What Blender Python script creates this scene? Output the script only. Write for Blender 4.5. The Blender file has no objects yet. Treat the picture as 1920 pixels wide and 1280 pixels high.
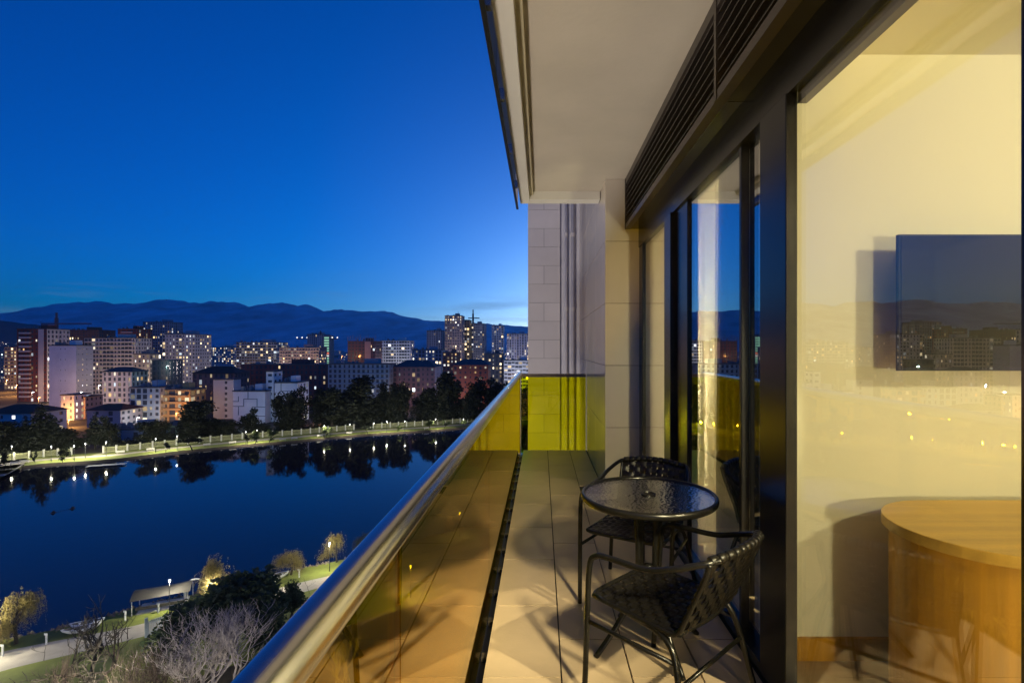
import bpy, bmesh, math, random
import numpy as np
from mathutils import Vector, Matrix
random.seed(7); rng = np.random.default_rng(7)
S = bpy.context.scene
COL = S.collection
F = 950.0; CX = 1015.0; CY = 652.0; H = 35.0; B = 33.6      # focal length (px of a 1920 frame), vanishing point, camera height, balcony floor
PI = math.pi
# ------------------------------------------------------------------ camera
cam = bpy.data.cameras.new('camera'); camo = bpy.data.objects.new('camera', cam); COL.objects.link(camo)
camo.location = (0, 0, H); camo.rotation_euler = (PI/2, 0, 0)
cam.sensor_width = 36; cam.lens = F/1920*36; cam.shift_x = -55/1920; cam.shift_y = 12/1920
cam.clip_start = 0.05; cam.clip_end = 40000
S.camera = camo
# ------------------------------------------------------------------ sky
w = bpy.data.worlds.new('World'); S.world = w; w.use_nodes = True
nt = w.node_tree; bg = nt.nodes['Background']
sky = nt.nodes.new('ShaderNodeTexSky'); sky.sky_type = 'NISHITA'; sky.sun_disc = False
sky.sun_elevation = math.radians(3); sky.sun_rotation = math.radians(7)
sky.ozone_density = 8.5; sky.air_density = 0.78; sky.dust_density = 0.75
tc = nt.nodes.new('ShaderNodeTexCoord'); mp = nt.nodes.new('ShaderNodeMapping'); mp.inputs['Scale'].default_value = (2.2, 2.2, 26)
nz = nt.nodes.new('ShaderNodeTexNoise'); nz.inputs['Scale'].default_value = 2.0; nz.inputs['Detail'].default_value = 5
rp = nt.nodes.new('ShaderNodeValToRGB'); rp.color_ramp.elements[0].position = .56; rp.color_ramp.elements[1].position = .78
rp.color_ramp.elements[0].color = (0, 0, 0, 1); rp.color_ramp.elements[1].color = (.55, .55, .55, 1)
sep = nt.nodes.new('ShaderNodeSeparateXYZ')
band = nt.nodes.new('ShaderNodeMapRange'); band.interpolation_type = 'SMOOTHSTEP'
for k, v in (('From Min', .17), ('From Max', .07)): band.inputs[k].default_value = v
mul = nt.nodes.new('ShaderNodeMath'); mul.operation = 'MULTIPLY'
mixc = nt.nodes.new('ShaderNodeMix'); mixc.data_type = 'RGBA'; mixc.inputs[7].default_value = (.13, .27, .46, 1)
L = nt.links.new
L(tc.outputs['Generated'], mp.inputs[0]); L(mp.outputs[0], nz.inputs[0]); L(nz.outputs['Fac'], rp.inputs[0])
L(tc.outputs['Generated'], sep.inputs[0]); L(sep.outputs['Z'], band.inputs['Value'])
L(rp.outputs[0], mul.inputs[0]); L(band.outputs[0], mul.inputs[1]); L(mul.outputs[0], mixc.inputs[0])
SKYS = 0.325
sc_ = nt.nodes.new('ShaderNodeMix'); sc_.data_type = 'RGBA'; sc_.blend_type = 'MULTIPLY'; sc_.inputs[0].default_value = 1
sc_.inputs[7].default_value = (SKYS*1.1, SKYS, SKYS*.87, 1)
L(sky.outputs[0], sc_.inputs[6]); L(sc_.outputs[2], mixc.inputs[6]); L(mixc.outputs[2], bg.inputs[0]); bg.inputs[1].default_value = 1.0
# ------------------------------------------------------------------ picture
vs = S.view_settings; vs.view_transform = 'Standard'; vs.look = 'None'; vs.exposure = 0; vs.gamma = 1; vs.use_curve_mapping = False
cy = S.cycles; cy.use_denoising = True; cy.max_bounces = 10; cy.diffuse_bounces = 3; cy.glossy_bounces = 5
cy.transmission_bounces = 8; cy.transparent_max_bounces = 24; cy.sample_clamp_indirect = 4; cy.sample_clamp_direct = 0
cy.caustics_reflective = False; cy.caustics_refractive = False; cy.use_light_tree = True
WARM = (1.0, .86, .50)

# ================================================================== helpers
def P(px, py, Y): return Vector(((px-CX)*Y/F, Y, H+(CY-py)*Y/F))
def G(px, py, z=0.0):
    Y = (H-z)*F/(py-CY); return Vector(((px-CX)*Y/F, Y, z))
MATS = {}
def mat(name, col, rough=.6, metal=0., var=.12, scale=4., bump=0., bscale=None, spec=.5, coat=0., rnd=0., stretch=None):
    if name in MATS: return MATS[name]
    m = bpy.data.materials.new(name); m.use_nodes = True; n = m.node_tree; p = n.nodes['Principled BSDF']; lk = n.links.new
    p.inputs['Roughness'].default_value = rough; p.inputs['Metallic'].default_value = metal
    p.inputs['Specular IOR Level'].default_value = spec; p.inputs['Coat Weight'].default_value = coat; p.inputs['Coat Roughness'].default_value = .08
    t = n.nodes.new('ShaderNodeTexCoord'); mpn = n.nodes.new('ShaderNodeMapping')
    if stretch: mpn.inputs['Scale'].default_value = stretch
    no = n.nodes.new('ShaderNodeTexNoise'); no.inputs['Scale'].default_value = scale; no.inputs['Detail'].default_value = 6; no.inputs['Roughness'].default_value = .6
    lk(t.outputs['Object'], mpn.inputs[0]); lk(mpn.outputs[0], no.inputs[0])
    r = n.nodes.new('ShaderNodeMapRange'); r.inputs['From Min'].default_value = .25; r.inputs['From Max'].default_value = .75
    r.inputs['To Min'].default_value = 1-var; r.inputs['To Max'].default_value = 1+var; lk(no.outputs['Fac'], r.inputs['Value'])
    val = r.outputs[0]
    if rnd:
        oi = n.nodes.new('ShaderNodeObjectInfo'); r2 = n.nodes.new('ShaderNodeMapRange'); r2.inputs['To Min'].default_value = 1-rnd; r2.inputs['To Max'].default_value = 1+rnd
        lk(oi.outputs['Random'], r2.inputs['Value']); mm = n.nodes.new('ShaderNodeMath'); mm.operation = 'MULTIPLY'; lk(val, mm.inputs[0]); lk(r2.outputs[0], mm.inputs[1]); val = mm.outputs[0]
    mx = n.nodes.new('ShaderNodeVectorMath'); mx.operation = 'SCALE'; mx.inputs[0].default_value = col; lk(val, mx.inputs['Scale']); lk(mx.outputs[0], p.inputs['Base Color'])
    if rough > .04:
        r3 = n.nodes.new('ShaderNodeMapRange'); r3.inputs['To Min'].default_value = rough*.96; r3.inputs['To Max'].default_value = min(1, rough*1.04); lk(no.outputs['Fac'], r3.inputs['Value']); lk(r3.outputs[0], p.inputs['Roughness'])
    if bump:
        nb = n.nodes.new('ShaderNodeTexNoise'); nb.inputs['Scale'].default_value = bscale or scale*6; nb.inputs['Detail'].default_value = 4; lk(mpn.outputs[0], nb.inputs[0])
        b = n.nodes.new('ShaderNodeBump'); b.inputs['Strength'].default_value = bump; b.inputs['Distance'].default_value = .02; lk(nb.outputs['Fac'], b.inputs['Height']); lk(b.outputs[0], p.inputs['Normal'])
    MATS[name] = m; return m
def emit(name, col, s, sample=False, attr=False):
    if name in MATS: return MATS[name]
    m = bpy.data.materials.new(name); m.use_nodes = True; n = m.node_tree; p = n.nodes['Principled BSDF']
    p.inputs['Base Color'].default_value = (.05, .05, .05, 1); p.inputs['Roughness'].default_value = .3
    p.inputs['Emission Color'].default_value = (*col, 1); p.inputs['Emission Strength'].default_value = s
    if attr:
        a = n.nodes.new('ShaderNodeAttribute'); a.attribute_name = 'em'; n.links.new(a.outputs['Color'], p.inputs['Emission Color'])
    m.cycles.emission_sampling = 'AUTO' if sample else 'NONE'
    MATS[name] = m; return m
def glass(name, tint, f0=.05, rough=0.0, bump=0., bscale=30, refl=(1, 1, 1)):
    """one face of a pane: tinted see-through plus a mirror part that grows towards grazing"""
    if name in MATS: return MATS[name]
    m = bpy.data.materials.new(name); m.use_nodes = True; n = m.node_tree; lk = n.links.new
    n.nodes.remove(n.nodes['Principled BSDF']); out = n.nodes['Material Output']
    tr = n.nodes.new('ShaderNodeBsdfTransparent'); tr.inputs[0].default_value = (*tint, 1)
    gl = n.nodes.new('ShaderNodeBsdfGlossy'); gl.inputs['Roughness'].default_value = rough; gl.inputs[0].default_value = (*refl, 1)
    lw = n.nodes.new('ShaderNodeLayerWeight'); lw.inputs[0].default_value = .5
    pw = n.nodes.new('ShaderNodeMath'); pw.operation = 'POWER'; pw.inputs[1].default_value = 5; lk(lw.outputs['Facing'], pw.inputs[0])
    r = n.nodes.new('ShaderNodeMapRange'); r.inputs['To Min'].default_value = f0; lk(pw.outputs[0], r.inputs['Value'])
    mx = n.nodes.new('ShaderNodeMixShader'); lk(r.outputs[0], mx.inputs[0]); lk(tr.outputs[0], mx.inputs[1]); lk(gl.outputs[0], mx.inputs[2]); lk(mx.outputs[0], out.inputs[0])
    if bump:
        t = n.nodes.new('ShaderNodeTexCoord'); v = n.nodes.new('ShaderNodeTexVoronoi'); v.inputs['Scale'].default_value = bscale; v.feature = 'SMOOTH_F1'
        lk(t.outputs['Object'], v.inputs[0]); b = n.nodes.new('ShaderNodeBump'); b.inputs['Strength'].default_value = bump; b.inputs['Distance'].default_value = .006
        lk(v.outputs['Distance'], b.inputs['Height']); lk(b.outputs[0], gl.inputs['Normal'])
    MATS[name] = m; return m

class MB:
    def __init__(s): s.v = []; s.f = []; s.em = None
    def quad(s, a, b, c, d):
        i = len(s.v); s.v += [tuple(a), tuple(b), tuple(c), tuple(d)]; s.f.append((i, i+1, i+2, i+3)); return s
    def box(s, x0, y0, z0, x1, y1, z1):
        i = len(s.v)
        s.v += [(x0,y0,z0),(x1,y0,z0),(x1,y1,z0),(x0,y1,z0),(x0,y0,z1),(x1,y0,z1),(x1,y1,z1),(x0,y1,z1)]
        s.f += [tuple(i+k for k in q) for q in ((0,3,2,1),(4,5,6,7),(0,1,5,4),(1,2,6,5),(2,3,7,6),(3,0,4,7))]; return s
    def tube(s, pts, r, n=10, cap=True):
        pts = [Vector(p) for p in pts]; rs = r if isinstance(r, (list, tuple)) else [r]*len(pts)
        i0 = len(s.v); up = None
        for k, p in enumerate(pts):
            d = (pts[min(k+1, len(pts)-1)]-pts[max(k-1, 0)])
            d = d.normalized() if d.length > 1e-9 else Vector((0, 0, 1))
            if up is None:
                a = d.cross(Vector((0, 0, 1)) if abs(d.z) < .9 else Vector((1, 0, 0))).normalized()
            else:
                a = (up - d*up.dot(d)); a = a.normalized() if a.length > 1e-6 else d.orthogonal().normalized()
            up = a; b = d.cross(a)
            for j in range(n):
                t = 2*PI*j/n; s.v.append(tuple(p+(a*math.cos(t)+b*math.sin(t))*rs[k]))
        for k in range(len(pts)-1):
            for j in range(n):
                q = i0+k*n; s.f.append((q+j, q+(j+1) % n, q+n+(j+1) % n, q+n+j))
        if cap:
            s.f.append(tuple(i0+j for j in range(n-1, -1, -1))); e = i0+(len(pts)-1)*n; s.f.append(tuple(e+j for j in range(n)))
        return s
    def lathe(s, prof, n=24, c=(0, 0)):
        i0 = len(s.v)
        for r, z in prof:
            for j in range(n):
                t = 2*PI*j/n; s.v.append((c[0]+r*math.cos(t), c[1]+r*math.sin(t), z))
        for k in range(len(prof)-1):
            for j in range(n): s.f.append((i0+k*n+j, i0+k*n+(j+1) % n, i0+(k+1)*n+(j+1) % n, i0+(k+1)*n+j))
        s.f.append(tuple(i0+j for j in range(n-1, -1, -1))); e = i0+(len(prof)-1)*n; s.f.append(tuple(e+j for j in range(n)))
        return s
    def prism(s, poly, z0, z1):
        n = len(poly); i = len(s.v)
        s.v += [(x, y, z0) for x, y in poly]+[(x, y, z1) for x, y in poly]
        s.f.append(tuple(i+k for k in range(n-1, -1, -1))); s.f.append(tuple(i+n+k for k in range(n)))
        s.f += [(i+k, i+(k+1) % n, i+n+(k+1) % n, i+n+k) for k in range(n)]; return s
    def build(s, name, m, parent=None, smooth=False, kind=None, bevel=0):
        me = bpy.data.meshes.new(name); me.from_pydata(s.v, [], s.f)
        if m: me.materials.append(m)
        if smooth: me.polygons.foreach_set('use_smooth', [True]*len(me.polygons))
        if s.em is not None:
            a = me.attributes.new('em', 'FLOAT_COLOR', 'FACE'); a.data.foreach_set('color', np.array(s.em, dtype=np.float32).ravel())
        me.update()
        return link(name, me, parent, kind, bevel)
def link(name, me, parent=None, kind=None, bevel=0):
    o = bpy.data.objects.new(name, me); COL.objects.link(o)
    if parent: o.parent = parent
    if kind: o['kind'] = kind
    if bevel:
        b = o.modifiers.new('bevel', 'BEVEL'); b.width = bevel; b.segments = 2; b.limit_method = 'ANGLE'
    return o
def empty(name, loc, rz=0, label=None, cat=None, group=None):
    o = bpy.data.objects.new(name, None); COL.objects.link(o); o.location = loc; o.rotation_euler = (0, 0, rz); o.empty_display_size = .2
    return tag(o, label, cat, group)
def tag(o, label=None, cat=None, group=None, kind=None):
    if label: o['label'] = label
    if cat: o['category'] = cat
    if group: o['group'] = group
    if kind: o['kind'] = kind
    return o
def copy_tree(o, parent=None):
    c = o.copy(); COL.objects.link(c); c.parent = parent
    for ch in o.children: copy_tree(ch, c)
    return c
def lamp(name, loc, power, col, parent=None, r=.1):
    l = bpy.data.lights.new(name, 'POINT'); l.energy = power; l.color = col; l.shadow_soft_size = r
    o = bpy.data.objects.new(name, l); COL.objects.link(o); o.location = loc
    if parent: o.parent = parent
    return o
def bez(pts, n=8):
    """rounded polyline through control points (Catmull-Rom)"""
    p = [Vector(q) for q in pts]; p = [p[0]*2-p[1]]+p+[p[-1]*2-p[-2]]; out = []
    for i in range(1, len(p)-2):
        for k in range(n):
            t = k/n; a, b, c, d = p[i-1:i+3]
            out.append(.5*((2*b)+(c-a)*t+(2*a-5*b+4*c-d)*t*t+(3*b-a-3*c+d)*t**3))
    return out+[p[-2]]

# ================================================================== ground, lake, hills
grass = mat('grass', (.14, .165, .03), .9, var=.45, scale=.35, bump=.6, bscale=6)
earth = mat('dark_ground', (.035, .035, .032), .95, var=.4, scale=.05)
pathm = mat('path_gravel', (.33, .30, .27), .9, var=.15, scale=.8, bump=.3, bscale=12)
soil = mat('soil', (.045, .032, .022), .95, var=.5, scale=.5, bump=.8, bscale=5)
WZ = -.6
FS = [(-60, 891), (0, 884), (50, 877), (105, 872), (160, 869), (220, 864), (275, 857), (360, 847), (480, 835), (545, 830), (670, 818), (795, 810), (873, 804), (960, 800), (1040, 797)]
def shore_pt(px, py): Y = (H-WZ)*F/(py-CY); return Vector(((px-CX)*Y/F, Y, 0))
fs = [Vector((-420, -40, 0)), Vector((-260, 70, 0))]+[shore_pt(*q) for q in FS]+[Vector((90, 262, 0)), Vector((400, 330, 0))]
fs = bez(fs, 6)
def offset_line(line, d):
    out = []
    for i, p in enumerate(line):
        t = (line[min(i+1, len(line)-1)]-line[max(i-1, 0)]).normalized(); n = Vector((-t.y, t.x, 0)); out.append(p+n*d)
    return out
def strip(name, a, b, za, zb, m, parent=None, kind='structure'):
    mb = MB()
    for i in range(len(a)-1): mb.quad((*a[i].xy, za), (*a[i+1].xy, za), (*b[i+1].xy, zb), (*b[i].xy, zb))
    o = mb.build(name, m, parent); o['kind'] = kind; return o
water = bpy.data.materials.new('lake_water'); water.use_nodes = True
n_ = water.node_tree; p_ = n_.nodes['Principled BSDF']; p_.inputs['Base Color'].default_value = (.0005, .003, .02, 1); p_.inputs['Roughness'].default_value = .035; p_.inputs['IOR'].default_value = 1.33
t_ = n_.nodes.new('ShaderNodeTexCoord'); q_ = n_.nodes.new('ShaderNodeTexNoise'); q_.inputs['Scale'].default_value = .55; q_.inputs['Detail'].default_value = 4
b_ = n_.nodes.new('ShaderNodeBump'); b_.inputs['Strength'].default_value = .05; b_.inputs['Distance'].default_value = .2
n_.links.new(t_.outputs['Object'], q_.inputs[0]); n_.links.new(q_.outputs['Fac'], b_.inputs['Height']); n_.links.new(b_.outputs[0], p_.inputs['Normal'])
o = MB().quad((-700, -400, WZ), (500, -400, WZ), (500, 420, WZ), (-700, 420, WZ)).build('lake', water); o['kind'] = 'structure'
far = []
o1 = offset_line(fs, 1.2); o2 = offset_line(fs, 7.2); o3 = offset_line(fs, 10.2); o4 = offset_line(fs, 15.0); o5 = offset_line(fs, 60)
strip('far_bank', fs, o1, WZ-.2, 0, soil); strip('far_lawn', o1, o2, 0, 0, grass); strip('far_path', o2, o3, .004, .004, pathm); strip('far_verge', o3, o4, 0, 0, grass)
MB_ = MB()
nf = len(o4)-1
for i in range(nf): MB_.quad((*o4[i].xy, 0), (*o4[i+1].xy, 0), (-60000+110000*(i+1)/nf, 30000, 0), (-60000+110000*i/nf, 30000, 0))
MB_.build('ground', earth)['kind'] = 'structure'
# near bank: shoreline, lawn, path, lawn, thicket ground
NS = [(-160, 1238), (0, 1203), (50, 1192), (120, 1178), (190, 1160), (250, 1142), (330, 1122), (440, 1102), (500, 1086), (560, 1068), (640, 1051), (700, 1034), (800, 1008), (900, 985), (1000, 968), (1100, 955)]
PA = [(-160, 1264), (0, 1222), (150, 1192), (270, 1168), (480, 1113), (560, 1092), (640, 1074), (760, 1046), (900, 1012), (1000, 992), (1100, 974)]
PB = [(-160, 1310), (0, 1258), (150, 1222), (270, 1192), (480, 1136), (560, 1112), (640, 1090), (760, 1060), (900, 1024), (1000, 1002), (1100, 983)]
def line(ps, z, n=40):
    q = bez([G(px, py, z) for px, py in ps], 8); d = [0]
    for a, b in zip(q, q[1:]): d.append(d[-1]+(b-a).length)
    xs = np.linspace(0, d[-1], n); A = np.array([[v.x, v.y, v.z] for v in q]); return [Vector((np.interp(t, d, A[:, 0]), np.interp(t, d, A[:, 1]), 0)) for t in xs]
ns = line(NS, WZ); ns2 = offset_line(ns, -1.1); pa = line(PA, 0); pb = line(PB, 0); gb = offset_line(pb, -13); tb = offset_line(pb, -140)
strip('near_bank', ns2, ns, 0, WZ-.2, soil); strip('near_lawn', pa, ns2, 0, 0, grass); strip('near_path', pb, pa, .004, .004, pathm)
strip('park_lawn', gb, pb, 0, 0, grass); strip('thicket_ground', tb, gb, -.004, -.004, soil)
# mountains
RID = [(-900, 640), (-500, 610), (-200, 596), (0, 589), (25, 590), (60, 583), (110, 572), (135, 568), (180, 566), (215, 567), (255, 571), (310, 562), (345, 565), (400, 566), (440, 567), (470, 575), (500, 571), (530, 565), (558, 574), (580, 570), (608, 583), (640, 579), (680, 585), (720, 583), (760, 592), (800, 600), (835, 602), (880, 604), (930, 608), (970, 612), (1010, 614), (1200, 606), (1500, 600), (2200, 622)]
from mathutils import noise as NO
def ridge(name, prof, Y0, Y1, m, rough, nx=760, ny=30):
    px = np.linspace(prof[0][0], prof[-1][0], nx); py = np.interp(px, [a for a, _ in prof], [b for _, b in prof])
    mb = MB()
    for j in range(ny):
        t = j/(ny-1)
        for i in range(nx):
            X = (px[i]-CX)*Y1/F; top = H+(CY-py[i])*Y1/F; Y = Y0+(Y1-Y0)*t
            spur = NO.fractal(Vector((X*.0011, Y*.0006, 3)), 1, 2.2, 5)
            e = t**.85
            z = top*e*(1-(1-t)*.55*max(0, spur+.25))+(1-t)*t*spur*rough + NO.fractal(Vector((X*.0035, Y*.002, 1)), .8, 2.1, 6)*top*.055*min(1, t*1.6)
            mb.v.append((X, Y+spur*250*(1-t), max(z, -2)))
    for j in range(ny-1):
        for i in range(nx-1): q = j*nx+i; mb.f.append((q, q+1, q+nx+1, q+nx))
    o = mb.build(name, m, smooth=True); o['kind'] = 'structure'; return o
hillm = mat('hazy_snow_hill', (.5, .6, .68), .95, var=.5, scale=.004, stretch=(1, .4, 2.0))  # snow tone made paler and bluer to carry part of the haze
ridge('mountains', RID, 4300, 7000, hillm, 300)
ridge('foothill', [(-700, 600), (-300, 596), (-60, 600), (20, 603), (70, 607), (120, 621), (190, 634), (280, 645), (330, 651)], 2300, 3000, mat('foothill_forest', (.07, .085, .09), .95, var=.3, scale=.01), 60, 90, 12)

# ================================================================== balcony shell
tile_m = mat('floor_tile', (.52, .39, .26), .34, var=.16, scale=2.2, bump=.05, bscale=60, rnd=.05)
grout = mat('grout', (.035, .03, .025), .9)
clad_m = mat('cladding_tile', (.54, .48, .41), .22, var=.05, scale=3, coat=.25, rnd=.03)
black = mat('black_metal', (.010, .010, .011), .25, var=.05, scale=2, spec=.45)
brown = mat('bronze_metal', (.055, .045, .042), .33, metal=.35, var=.15, scale=5)
steel = mat('brushed_steel', (.62, .61, .59), .24, metal=1, var=.08, scale=6, bump=.03, stretch=(1, .02, 1), bscale=120)
plaster = mat('soffit_paint', (.43, .385, .325), .8, var=.10, scale=1.6, bump=.06, bscale=40)
fascia_m = mat('fascia_paint', (.56, .54, .50), .6, var=.06, scale=2)
fl = MB().box(-.25, -2.5, B-.25, .618, 6.98, B-.012).box(.618, -2.5, B-.25, 1.0, 4.9, B-.012).build('balcony_floor', grout); fl['kind'] = 'structure'
xs = [-.25, .086, .386, .686, .93]
tm = {}
for c in range(4):
    y = -2.5+(.155 if c % 2 == 0 else .455)-.6; x0, x1 = xs[c], xs[c+1]
    ph = 2.755 if c % 2 == 0 else 2.437
    k = -9
    while ph+.6*k < 6.95:
        a, b = max(ph+.6*k, -2.5), min(ph+.6*(k+1), 6.95); k += 1
        if b-a < .02: continue
        xx1 = x1
        if a > 4.88 and c >= 2:
            if c == 3: continue
            xx1 = .612
        if a < 4.88 < b and c >= 2: b = 4.88
        key = (round(xx1-x0, 3), round(b-a, 3))
        if key not in tm:
            mb = MB().box(.0035, .0035, -.012, key[0]-.0035, key[1]-.0035, 0); me = bpy.data.meshes.new('tile'); me.from_pydata(mb.v, [], mb.f); me.materials.append(tile_m); tm[key] = me
        t = link('tile', tm[key], fl); t.location = (x0, a, B)
MB().box(-.31, -2.5, B-.10, -.252, 6.98, B-.06).build('drain_channel', mat('channel_metal', (.03, .03, .03), .4, metal=.6), fl)
# soffit and beams
MB().box(-.087, -2.5, B+3.03, 1.02, 5.285, B+3.3).build('balcony_ceiling', plaster)['kind'] = 'structure'
bm_ = MB().box(-.225, -2.5, B+2.945, -.124, 5.44, B+3.3).box(-.124, 5.285, B+2.945, .612, 5.44, B+3.3)
o = bm_.build('edge_beam', fascia_m, bevel=.004); o['kind'] = 'structure'
MB().box(-.124, -2.5, B+2.99, -.087, 5.285, B+3.3).build('drip_profile', mat('drip_profile', (.42, .37, .24), .5), o)
ug = empty('upper_glass_screen', (-.255, -2.5, B+2.89), 0, 'dark glass screen of the balcony above hung outside the ceiling edge', 'glass screen')
gdark = glass('dark_glass', (.35, .4, .45), .06)
for a, b in ((0, 1.9), (1.915, 3.6), (3.615, 5.3), (5.315, 7.92)): MB().box(-.006, a, 0, .006, b, 1.2).build('glass_panel', gdark, ug)
MB().box(-.012, 0, -.012, .012, 7.92, 0).build('edge_trim', black, ug)
for k in range(9): MB().box(.006, .5+k*.85, .03, .03, .54+k*.85, .10).build('clip', steel, ug)
# pier wall with cladding tiles
pw_ = MB().box(.63, 4.912, B-3, 1.6, 9.2, B+6).build('pier_wall', grout); pw_['kind'] = 'structure'
zz = [B+.03+.6*k for k in range(-6, 10)]
for z in zz:
    MB().box(.618, 4.90, z+.002, .966, 4.912, z+.598).build('cladding_tile', clad_m, pw_, bevel=.0015)
    for a, b in ((4.914, 5.75), (5.754, 6.95), (6.954, 8.15), (8.154, 9.0)): MB().box(.618, a, z+.002, .63, b, z+.598).build('cladding_tile', clad_m, pw_, bevel=.0015)
fb = MB().box(-.206, 8.212, B-8, .302, 9.4, B+8).build('facade_column', grout); fb['kind'] = 'structure'
cl2 = mat('column_tile', (.62, .57, .53), .35, var=.05, scale=3, rnd=.04)
for k in range(-16, 22):
    z = B+.03+.3*k
    if k % 2: MB().box(-.216, 8.2, z+.002, .302, 8.212, z+.298).build('cladding_tile', cl2, fb)
    else:
        for a, b in ((-.216, .041), (.045, .302)): MB().box(a, 8.2, z+.002, b, 8.212, z+.298).build('cladding_tile', cl2, fb)
MB().box(.302, 8.235, B-8, .63, 8.6, B+8).build('recess_wall', mat('recess_paint', (.6, .58, .6), .7))['kind'] = 'structure'
for x, r, lb in ((.403, .024, 'thin beige downpipe beside the tiled column'), (.510, .032, 'thicker beige downpipe beside the pier wall')):
    t = empty('downpipe', (x, 8.206, B-7), 0, lb, 'downpipe')
    MB().tube([(0, 0, 0), (0, 0, 14)], r, 14).build('pipe', mat('pipe_paint', (.60, .55, .50), .4), t, smooth=True)
    for k in range(12): MB().tube([(0, 0, .6+k*1.2), (0, 0, .66+k*1.2)], r*1.18, 14).build('collar', MATS['pipe_paint'], t)
# ------------------------------------------------------------------ railing
yg = glass('yellow_glass', (.975, .80, .08), .19, refl=(1, .84, .55))
yg2 = glass('yellow_end_glass', (.995, .995, .06), .03)
rl = empty('glass_railing', (-.29, 0, B), 0, 'balcony railing of yellow glass panels under a round steel handrail', 'railing')
MB().tube([(0, -2.5, 1.043), (0, 6.98, 1.043)], .031, 28).build('handrail', steel, rl, smooth=True)
J = [-2.5, -.71, 1.02, 2.75, 4.48, 6.2, 6.95]
for a, b in zip(J, J[1:]): MB().box(-.006, a+.004, -.04, .006, b-.004, 1.018).build('glass_panel', yg, rl)
MB().box(.0, 6.945, 1.0, .90, 6.985, 1.045).build('end_rail', mat('end_rail', (.16, .13, .11), .3, metal=.6), rl)
MB().box(.012, 6.952, -.04, .90, 6.964, 1.0).build('end_glass_panel', yg2, rl)
MB().box(-.012, 6.95, -.1, .010, 6.972, 1.03).build('corner_post', steel, rl)
for k in range(30):
    y = -2.3+k*.31; MB().box(.010, y, -.058, .034, y+.04, -.034).build('bracket', mat('bracket_metal', (.09, .075, .06), .35, metal=.5), rl)

# ================================================================== glazing line
gz = empty('balcony_glazing', (.966, 0, B), 0, 'black framed floor to ceiling balcony windows and sliding doors', 'window')
clear = glass('window_glass', (.98, .985, .965), .09)
clear2 = glass('coated_glass', (.9, .92, .9), .36)
MB().box(-.03, -2.5, 0, .06, 4.9, .055).build('sill', black, gz)
MB().box(-.026, -2.5, 2.37, .054, 4.9, 2.6).build('head', black, gz)
for a, b, x0, x1 in ((4.74, 4.897, -.02, .05), (3.62, 3.80, -.045, .05), (3.32, 3.56, -.01, .06), (2.42, 2.445, -.012, .03), (1.93, 2.16, -.035, .010), (.89, .985, -.035, .06), (-.75, -.62, -.035, .06), (-2.5, -2.38, -.035, .06)):
    MB().box(x0, a, .055, x1, b, 2.37).build('frame_post', black, gz, bevel=.003)
for a, b, x, m in ((3.80, 4.74, .0, clear2), (3.56, 3.62, .02, clear2), (2.445, 3.32, .01, clear2), (2.16, 2.42, .025, clear2), (.985, 1.93, 0, clear), (-.62, .89, 0, clear), (-2.38, -.75, 0, clear)):
    MB().box(x-.004, a, .05, x+.004, b, 2.372).build('glass_pane', m, gz)
for a, b in ((.985, 1.93), (-.62, .89)):
    for y0, y1 in ((a, a+.03),): MB().box(.012, y0, .05, .045, y1, 2.372).build('glazing_bead', mat('bead_metal', (.05, .042, .03), .35), gz)
    MB().box(.012, a+.036, .05, .045, b, .10).build('glazing_bead', MATS['bead_metal'], gz)
    MB().box(.012, a+.036, 2.33, .045, b, 2.371).build('glazing_bead', MATS['bead_metal'], gz)
# louvre and its underside
lv = empty('louvre_grille', (.81, 0, B+2.544), 0, 'bronze ventilation louvre band above the balcony doors', 'louvre')
gloss = mat('bronze_gloss', (.03, .027, .024), .09, metal=.3, var=.1)
MB().box(0, -2.5, .0, .05, 4.898, .045).build('bottom_frame', brown, lv)
MB().box(0, -2.5, .425, .05, 4.898, .484).build('top_frame', brown, lv)
MB().box(.0505, -2.5, .004, .155, 2.362, .02).build('underside_panel', gloss, lv)
MB().box(.0505, 2.368, .004, .155, 4.898, .02).build('underside_panel', gloss, lv)
MB().box(.09, -2.5, .021, .10, 4.898, .484).build('backing', mat('louvre_void', (.006, .006, .006), .9), lv)
for y in (-2.5, -.05, 2.34, 4.868): MB().box(-.004, y, .001, .052, y+.028, .483).build('mullion', brown, lv)
for a, b in ((-2.47, -.052), (-.02, 2.338), (2.37, 4.866)):
    for k in range(7):
        z = .068+k*.054; i = MB(); i.v = [(.004, a, z), (.004, b, z), (.05, b, z+.034), (.05, a, z+.034), (.004, a, z+.006), (.004, b, z+.006), (.05, b, z+.040), (.05, a, z+.040)]
        i.f = [(0, 3, 2, 1), (4, 5, 6, 7), (0, 1, 5, 4), (1, 2, 6, 5), (2, 3, 7, 6), (3, 0, 4, 7)]; i.build('blade', brown, lv)

# ================================================================== rooms behind the glass
cream = mat('room_paint', (.84, .81, .62), .75, var=.02, scale=1)
wood = mat('oak_veneer', (.50, .245, .012), .4, var=.28, scale=2.0, stretch=(9, 9, .55), bump=.05)
woodh = mat('oak_top', (.62, .37, .06), .35, var=.2, scale=2.0, stretch=(.5, 9, 9), bump=.04)
def room_wall(name, m, *b): o = MB().box(*b).build(name, m); o['kind'] = 'structure'; return o
wp = room_wall('room_wall', cream, 1.03, 2.25, B, 5.2, 2.40, B+2.7)
MB().box(1.03, 2.235, B+.02, 5.2, 2.25, B+.12).build('skirting', wood, wp)
room_wall('room_wall', cream, 5.2, -2.6, B, 5.3, 6, B+2.7); room_wall('room_wall', cream, .95, -2.6, B, 5.2, -2.5, B+2.7)
room_wall('room_ceiling', cream, 1.03, -2.5, B+2.7, 5.2, 4.9, B+2.8)
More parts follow.
